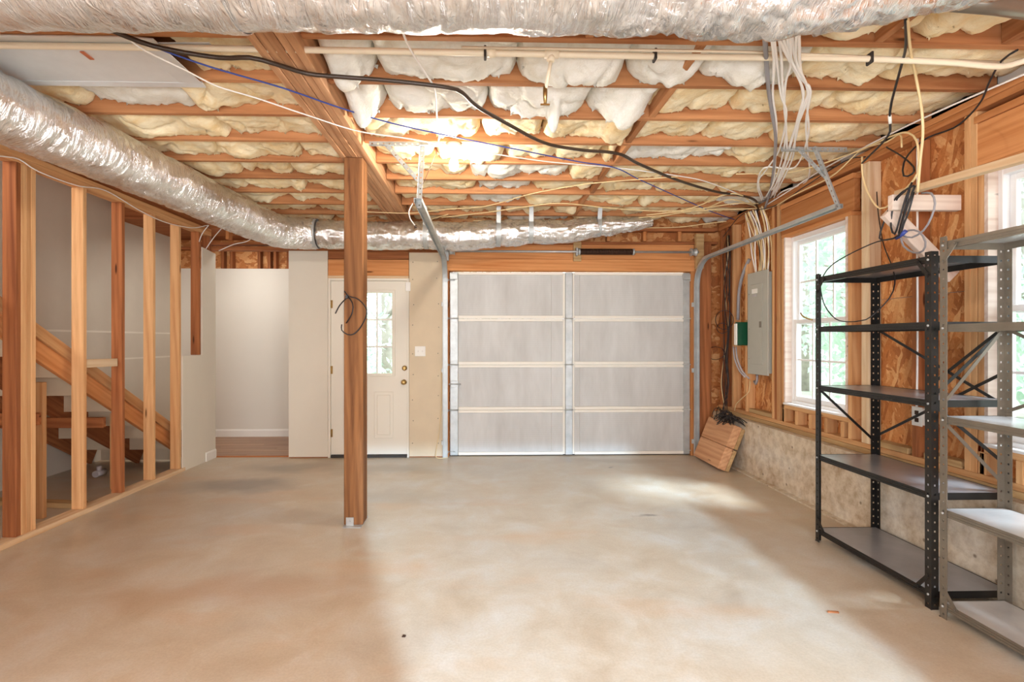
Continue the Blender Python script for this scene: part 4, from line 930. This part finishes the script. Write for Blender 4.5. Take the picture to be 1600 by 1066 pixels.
cable('electrical_cable', pz([(178, 40), (200, 60), (228, 80), (290, 110), (340, 135), (400, 153), (480, 180), (560, 205), (640, 217), (740, 235), (850, 252), (960, 262), (1060, 275), (1110, 286), (1175, 312)], 2.650), 0.0042, 'wire_w', 'long white cable strung from the sheet metal pan across the joists')
cable('electrical_cable', pz([(625, 40), (640, 75), (665, 115), (678, 135)], 2.66) + [PZ(681, 150, 2.66), PZ(683, 190, 2.66), PZ(686, 210, 2.66), PZ(684, 228, 2.66)], 0.0055, 'wire_w', 'short white cable hanging from the duct down to the track hanger')
cable('electrical_cable', pz([(568, 331), (640, 333), (700, 327), (760, 322), (830, 303), (900, 290), (940, 285), (990, 281), (1060, 276)], 2.64), 0.0045, 'wire_c', 'cream cable climbing diagonally from the post toward the right wall')
for k, (pp, lab) in enumerate((
    ([(690, 340), (760, 332), (830, 322), (880, 318), (960, 326), (1040, 330), (1100, 325), (1150, 318), (1185, 318)], 'upper cream cable sagging above the strapped duct'),
    ([(740, 345), (800, 346), (880, 346), (960, 343), (1040, 336), (1100, 326), (1140, 312), (1180, 322)], 'lower cream cable lying along the top of the strapped duct'),
    ([(880, 347), (960, 345), (1030, 339), (1090, 322), (1130, 305), (1160, 306), (1187, 330)], 'cream cable looping from the strapped duct to the panel'),
    ([(1010, 336), (1060, 331), (1110, 328), (1150, 327), (1182, 326)], 'short cream cable lying flat before the corner'),
    ([(930, 354), (1000, 356), (1060, 355), (1100, 350), (1135, 346)], 'thin cream cable near the far corner above the garage door'))):
    cable('electrical_cable', pz(pp, 2.645 - 0.004 * k), 0.0055, 'wire_c', lab)
cable('electrical_cable', pz([(570, 355), (620, 352), (660, 346), (700, 335)], 2.63), 0.005, 'wire_c', 'cream cable draped over the duct near the post')
cable('electrical_cable', [PY(645, 318, 4.4), PY(639, 330, 4.4), PY(641, 342, 4.45), PY(648, 352, 4.5)], 0.005, 'wire_w', 'short loose white cable end hanging beside the track')
cable('low_voltage_wire', [PY(682, 236, 3.5), PY(672, 262, 3.5), PY(662, 285, 3.49), PY(655, 300, 3.48)], 0.002, 'spring', 'thin dark wire drooping beside the left track hanger', 'wire')
# white bundle dropping from the duct to the panel
rc = random.Random(5)
def bundle_pt(u, v, Y):
    p = PY(u, v, Y)
    return p if p.z < 2.672 else PZ(u, v, 2.672)
wb_lists = [
    [(1216, 52, 2.05), (1220, 90, 2.35), (1222, 140, 2.75), (1226, 190, 3.25), (1228, 240, 3.85), (1216, 280, 4.4), (1200, 305, 4.8)],
    [(1205, 50, 2.05), (1208, 100, 2.4), (1207, 150, 2.8), (1212, 195, 3.3), (1213, 245, 3.9), (1208, 285, 4.5), (1196, 310, 4.85)],
    [(1213, 52, 2.05), (1226, 80, 2.25), (1240, 105, 2.5), (1252, 130, 2.68), (1256, 150, 2.8), (1245, 185, 3.2), (1232, 235, 3.8), (1218, 275, 4.4), (1203, 310, 4.85)],
    [(1222, 52, 2.05), (1232, 85, 2.3), (1246, 115, 2.58), (1255, 140, 2.75), (1252, 170, 3.0), (1238, 215, 3.5), (1226, 260, 4.1), (1207, 312, 4.85)],
    [(1228, 52, 2.05), (1236, 90, 2.35), (1250, 122, 2.62), (1265, 140, 2.75), (1258, 165, 2.95), (1245, 205, 3.4), (1236, 250, 4.0), (1213, 300, 4.7)],
    [(1233, 52, 2.05), (1234, 100, 2.42), (1228, 130, 2.68), (1226, 170, 3.0), (1229, 210, 3.5), (1218, 265, 4.2), (1200, 308, 4.8)],
    [(1238, 52, 2.05), (1242, 90, 2.35), (1256, 125, 2.62), (1266, 142, 2.78), (1260, 190, 3.2), (1262, 230, 3.7), (1264, 270, 4.2), (1255, 287, 4.35), (1222, 300, 4.7), (1208, 316, 4.9)],
    [(1244, 52, 2.05), (1246, 95, 2.38), (1258, 130, 2.66), (1264, 145, 2.8), (1250, 180, 3.1), (1240, 225, 3.6), (1228, 265, 4.2), (1206, 306, 4.8)],
    [(1209, 52, 2.05), (1215, 110, 2.5), (1222, 150, 2.8), (1230, 180, 3.15), (1218, 235, 3.8), (1196, 265, 4.2), (1186, 285, 4.6), (1192, 312, 4.9)],
    [(1247, 52, 2.05), (1250, 110, 2.5), (1262, 140, 2.75), (1262, 172, 3.0), (1262, 215, 3.5), (1240, 262, 4.1), (1196, 262, 4.3), (1183, 290, 4.7), (1190, 314, 4.95)],
]
WBL = {6: 'white cable swinging out farthest right of the hanging bundle', 9: 'white cable of the hanging bundle whose loose loop turns back left at the bottom', 0: 'white cable hanging nearly straight on the left inside of the hanging bundle', 1: 'leftmost thin white cable of the hanging bundle, next to the thick grey one'}
for wi, pl in enumerate(wb_lists):
    cable('electrical_cable', [bundle_pt(u + rc.uniform(-1.5, 1.5), v, Y) for u, v, Y in pl], 0.0062, 'wire_w', WBL.get(wi, 'white electrical cable in the middle of the hanging bundle'), group='white cables hanging in a bundle')
cable('service_cable', [bundle_pt(1195, 52, 2.1), bundle_pt(1197, 90, 2.38), bundle_pt(1201, 140, 2.75), bundle_pt(1207, 180, 3.15), bundle_pt(1212, 215, 3.55), bundle_pt(1209, 262, 4.2), bundle_pt(1203, 300, 4.75), bundle_pt(1192, 335, 5.0)], 0.0105, 'conduit', 'thick grey twisted service cable hanging left of the white bundle', n=8)
# feeders dropping into the panel top
for k in range(14):
    t_ = k / 13; y_top = 5.16 - 0.34 * t_ + rc.uniform(-.03, .03); y_b = 5.09 - 0.28 * t_ + rc.uniform(-.03, .03)
    cable('electrical_cable', [(2.66 + rc.uniform(-.03, .03), y_top, 2.62), (2.715, y_top + rc.uniform(-.04, .04), 2.45), (2.735 + rc.uniform(-.02, .02), (y_top + y_b) / 2 + rc.uniform(-.05, .05), 2.22), (2.735, y_b, 2.0)], 0.0062, 'wire_c' if k % 3 else 'wire_w',
          'pale electrical cable dropping into the top of the breaker panel', group='cables entering the breaker panel')
cable('electrical_cable', [PX(1190, 330, 2.70), PX(1215, 320, 2.66), PX(1240, 305, 2.62), PX(1300, 275, 2.62), PX(1345, 235, 2.60), PX(1385, 222, 2.58), PX(1406, 210, 2.55), PX(1409, 230, 2.5)], 0.005, 'wire_c', 'cream cable running along the right wall top plate from the panel')
cable('electrical_cable', [PX(1195, 322, 2.71), PX(1230, 300, 2.69), PX(1290, 262, 2.69), PX(1390, 210, 2.69), PX(1480, 168, 2.69), PX(1610, 112, 2.69)], 0.0055, 'wire_w', 'white cable stapled along the right wall top plate')
cable('low_voltage_wire', [PX(1130, 370, 2.66), PX(1160, 335, 2.66), PX(1210, 322, 2.66), PX(1260, 290, 2.64), PX(1320, 252, 2.62), PX(1352, 245, 2.6)], 0.004, 'wire_k', 'thin black wire looping along the right wall above the panel', 'wire')
# drops and coil at right
XC = 2.33
cable('coaxial_cable', [PZ(1415, 30, 2.69), PX(1415, 75, 2.1), PX(1405, 115, 2.15), PX(1393, 160, 2.2), PX(1390, 185, 2.25), PX(1391, 205, 2.28), PX(1380, 222, 2.3), PX(1362, 240, 2.36), PX(1347, 255, 2.4)], 0.006, 'wire_k', 'black coaxial cable with white tag hanging from the top right')
tag(MB().tube([PX(1390, 180, 2.243), PX(1391, 193, 2.262)], 0.0085, 8).build('cable_tag', 'label'), 'small white paper tag wrapped on the hanging black cable', 'tag')
cable('electrical_cable', [PZ(1418, 30, 2.69), PX(1422, 75, 2.15), PX(1432, 125, 2.2), PX(1440, 170, 2.25), PX(1442, 210, 2.28), PX(1438, 250, 2.3), PX(1434, 300, XC)], 0.0065, 'wire_c', 'tan cable hanging straight down at the top right to the lumber bracket')
cable('electrical_cable', [PX(1347, 245, 2.4), PX(1348, 275, 2.4), PX(1358, 305, 2.38), PX(1375, 326, 2.36), PX(1395, 316, 2.36), PX(1420, 290, 2.36), PX(1434, 270, 2.36), PX(1435, 240, 2.36), PX(1432, 220, 2.36), PX(1420, 208, 2.38), PX(1395, 212, 2.42), PX(1330, 240, 2.55), PX(1240, 268, 2.6), PX(1150, 272, 2.62)], 0.0055, 'wire_c', 'cream cable making a big open loop beside the coiled coaxial cable')
cable('coaxial_cable', [PX(1590, 78, 2.6), PX(1565, 95, 2.55), PX(1545, 130, 2.56), PX(1535, 155, 2.6), PX(1515, 180, 2.66), PX(1490, 200, 2.68), PX(1450, 215, 2.66), PX(1425, 235, 2.5), PX(1412, 255, 2.42), PX(1412, 275, 2.40), PX(1425, 272, 2.40), PX(1428, 262, 2.42), PX(1410, 245, 2.5), PX(1385, 230, 2.6)], 0.005, 'wire_k', 'black cable running from the pipe elbow down the right wall top')
cl = empty('coaxial_coil', tuple(PX(1410, 340, XC)), 'hanging coil of black and blue coaxial cable above the black shelving', 'cable')
loops = [
    [(1428, 290), (1410, 300), (1392, 320), (1380, 350), (1374, 372), (1385, 375), (1405, 368), (1412, 350), (1420, 330), (1428, 300)],
    [(1425, 285), (1415, 310), (1405, 345), (1398, 366), (1392, 355), (1394, 330), (1402, 310), (1415, 298)],
    [(1422, 290), (1416, 320), (1408, 350), (1404, 370), (1412, 340), (1424, 305), (1430, 290)],
    [(1440, 302), (1455, 302), (1461, 318), (1455, 340), (1443, 360), (1425, 371), (1412, 368), (1420, 360), (1436, 362), (1446, 378), (1442, 392), (1428, 395), (1412, 385), (1407, 370)],
    [(1430, 296), (1418, 318), (1410, 345), (1406, 365)]]
for k, lp_ in enumerate(loops): cable('cable_loop', [PX(u, v, XC + 0.012 * k) for u, v in lp_], 0.0052, 'wire_k' if k != 3 else 'conduit', parent=cl)
MB().tube([PX(1400, 372, XC + 0.01), PX(1410, 366, XC + 0.01), PX(1415, 361, XC + 0.01)], 0.011, 10).build('tie_wrap', 'wire_b', cl)
cable('low_voltage_wire', [PX(1400, 372, 2.34), PX(1370, 378, 2.32), PX(1330, 396, 2.30), PX(1300, 414, 2.30), PX(1287, 430, 2.30), PX(1282, 447, 2.30), PX(1288, 476, 2.30), PX(1305, 498, 2.30), PX(1325, 503, 2.30), PX(1346, 501, 2.32), PX(1361, 495, 2.36), PX(1389, 467, 2.42), PX(1398, 444, 2.46), PX(1395, 420, 2.5), PX(1380, 380, 2.56), PX(1372, 330, 2.64), PX(1370, 300, 2.70)], 0.0036, 'wire_k', 'thin black wire in a wide hoop hanging through the black shelving', 'wire')
tag(MB().tube(spline([PX(1270, 500, 2.19), PX(1262, 498, 2.17), PX(1254, 494, 2.16), PX(1251, 489, 2.16)], .02), 0.005, 8).build('hook', 'brass'), 'small curved metal hook sticking out from the black shelving post', 'hook')
# wires hanging in the corner by the green box
for k in range(9):
    u0 = 1137 + rc.uniform(-3, 3); pts_ = [PX(u0 + rc.uniform(-1, 1), 368, 2.70)]
    for v in (400, 440, 480, 520, 560, 600, 640): pts_.append(PX(u0 - (v - 368) * 0.02 + rc.uniform(-5, 5), v, 2.66 + rc.uniform(-.03, .02)))
    pts_.append(PX(1128 + rc.uniform(-6, 8), 655, 2.62))
    cable('low_voltage_wire', pts_, 0.0036, ('wire_k', 'wire_k', 'wire_k', 'spring', 'wire_c')[k % 5], 'thin wire dangling in the corner bundle left of the green box' if k % 5 != 4 else 'thin cream wire dangling among the dark corner bundle by the green box', 'wire', group='wires hanging in the corner' if k % 5 != 4 else 'cream wires in the corner bundle')
for k, (u, v, ru, rv, lab) in enumerate(((1129, 513, 9, 8, 'small dark wire coil hanging above the looped wires left of the green box'), (1118, 552, 14, 10, 'wide dark wire loop hanging lowest left of the green box'), (1132, 500, 14, 15, 'large dark wire loop beside the green box'))):
    tag(MB().tube([PX(u + ru * cos(q * 2 * pi / 20), v + rv * sin(q * 2 * pi / 20), 2.63 + 0.01 * k) for q in range(20)], 0.0036, 5, closed=True).build('wire_loop', 'wire_k'), lab, 'wire')
cable('electrical_cable', [PX(1172, 595, 2.73), PX(1170, 612, 2.72), PX(1160, 622, 2.71), PX(1150, 632, 2.71), PX(1148, 642, 2.71)], 0.005, 'wire_c', 'cream cable ends below the breaker panel')
# left wall
cable('electrical_cable', [PX(-60, 236, -3.06), PX(0, 244, -3.06), PX(30, 249, -3.06), PX(60, 268, -3.055), PX(120, 290, -3.055), PX(165, 298, -3.05), PX(220, 330, -3.055), PX(260, 348, -3.055), PX(300, 356, -3.05), PX(325, 352, -2.98)], 0.0045, 'wire_w', 'thin white cable stapled along the left wall top plate')
for k, (pp, lab) in enumerate((([(326, 352, 5.55), (316, 365, 5.6), (311, 378, 5.62)], 'white cable end curving onto the short stud at left'), ([(350, 353, 5.6), (335, 370, 5.68), (321, 390, 5.75)], 'white cable crossing the corner above the white drywall'), ([(402, 352, 5.60), (390, 375, 5.75), (365, 382, 5.78), (342, 392, 5.80)], 'white cable lying near the hall opening top plate'))):
    cable('electrical_cable', [PY(u, v, Y) for u, v, Y in pp], 0.005, 'wire_w', lab)
# wood chip on the floor
c0 = PZ(1301, 957, 0)
tag(MB().prism([(c0.x - 0.028, c0.y - 0.004), (c0.x + 0.024, c0.y - 0.012), (c0.x + 0.028, c0.y), (c0.x - 0.022, c0.y + 0.006)], 'Z', 0.0, 0.006).build('wood_splinter', 'old'), 'small splinter of wood lying on the concrete floor', 'wood chip')
c0 = PZ(631, 995, 0)
tag(MB().prism([(c0.x - 0.008, c0.y - 0.006), (c0.x + 0.006, c0.y - 0.007), (c0.x + 0.009, c0.y + 0.004), (c0.x - 0.004, c0.y + 0.008)], 'Z', 0.0, 0.005).build('dried_leaf', 'spring'), 'tiny brown leaf crumb on the floor near the camera', 'leaf')

# ================================================================== OUTSIDE
gr = MB().box(2.87, 60, -25, 60, -0.5, -0.3).box(-30, 2.87, 6.1, 60, -0.5, -0.3).build('ground_outside', 'ground'); gr['kind'] = 'structure'
rt = random.Random(21)
def tree(x, y, h, cr, label, low=0.25, leaves=1500, ls=0.16):
    r = empty('tree', (x, y, -0.3), label, 'tree', 'trees outside the windows')
    m = MB(); lean = rt.uniform(-.3, .3)
    m.tube([(x, y, -0.3), (x + lean * .2, y, h * .35), (x + lean * .6, y + .1, h * .7), (x + lean, y, h)], [0.16, 0.13, 0.09, 0.03], 10)
    for k in range(7):
        z = h * (low + 0.1 + 0.09 * k); a = rt.uniform(0, 6.28); m.tube([(x + lean * z / h, y, z), (x + cr * .5 * cos(a), y + cr * .5 * sin(a), z + .5), (x + cr * .85 * cos(a), y + cr * .85 * sin(a), z + .7)], [0.05, 0.035, 0.012], 6)
    m.build('trunk', 'bark', r)
    V, F = [], []
    for k in range(leaves):
        zz_ = rt.random(); z = h * (low + (1.05 - low) * zz_); rr = cr * sqrt(rt.random()) * (0.55 + 0.6 * sin(pi * min(1, zz_ * 0.9 + 0.1))); a = rt.uniform(0, 6.28)
        c = Vector((x + lean * z / h + rr * cos(a), y + rr * sin(a), z + rt.uniform(-.2, .2)))
        d = Vector((rt.gauss(0, 1), rt.gauss(0, 1), rt.gauss(0, .6))).normalized(); e = d.orthogonal().normalized(); e.rotate(Matrix.Rotation(rt.uniform(0, 6.28), 3, d)); s_ = ls * rt.uniform(.6, 1.3); g = d.cross(e); n0 = len(V)
        V += [c - e * s_, c - g * s_ * .45 + d * s_ * .1, c + e * s_, c + g * s_ * .45 + d * s_ * .1]; F.append((n0, n0 + 1, n0 + 2, n0 + 3))
    me = bpy.data.meshes.new('foliage'); me.from_pydata(V, [], F); me.materials.append(M['leaf'])
    o = link(bpy.data.objects.new('foliage', me), r); o['kind'] = 'stuff'
T1 = 'leafy green tree outside, seen through the glass of the right wall windows'
T2 = 'leafy green tree outside, seen through the glass of the entry door'
for (x, y, h, cr) in ((7.0, 6.2, 4.5, 1.6), (8.0, 9.0, 5.5, 2.0), (9.5, 11.8, 6.5, 2.3), (9.5, 7.2, 5.5, 2.0), (12, 10.5, 7, 2.6), (12.5, 14.5, 8.0, 2.8), (6.8, 8.2, 4.2, 1.3), (10.5, 16.5, 8.0, 2.5), (15.5, 17, 9.5, 3.2)):
    tree(x, y, h, cr, T1, low=0.12, leaves=2600, ls=0.10)
for (x, y, h, cr) in ((-2.2, 12.0, 5.2, 1.7), (-3.9, 14.5, 6.0, 2.0), (-0.7, 15.0, 6.0, 2.0)):
    tree(x, y, h, cr, T2, low=0.08, leaves=2600, ls=0.085)
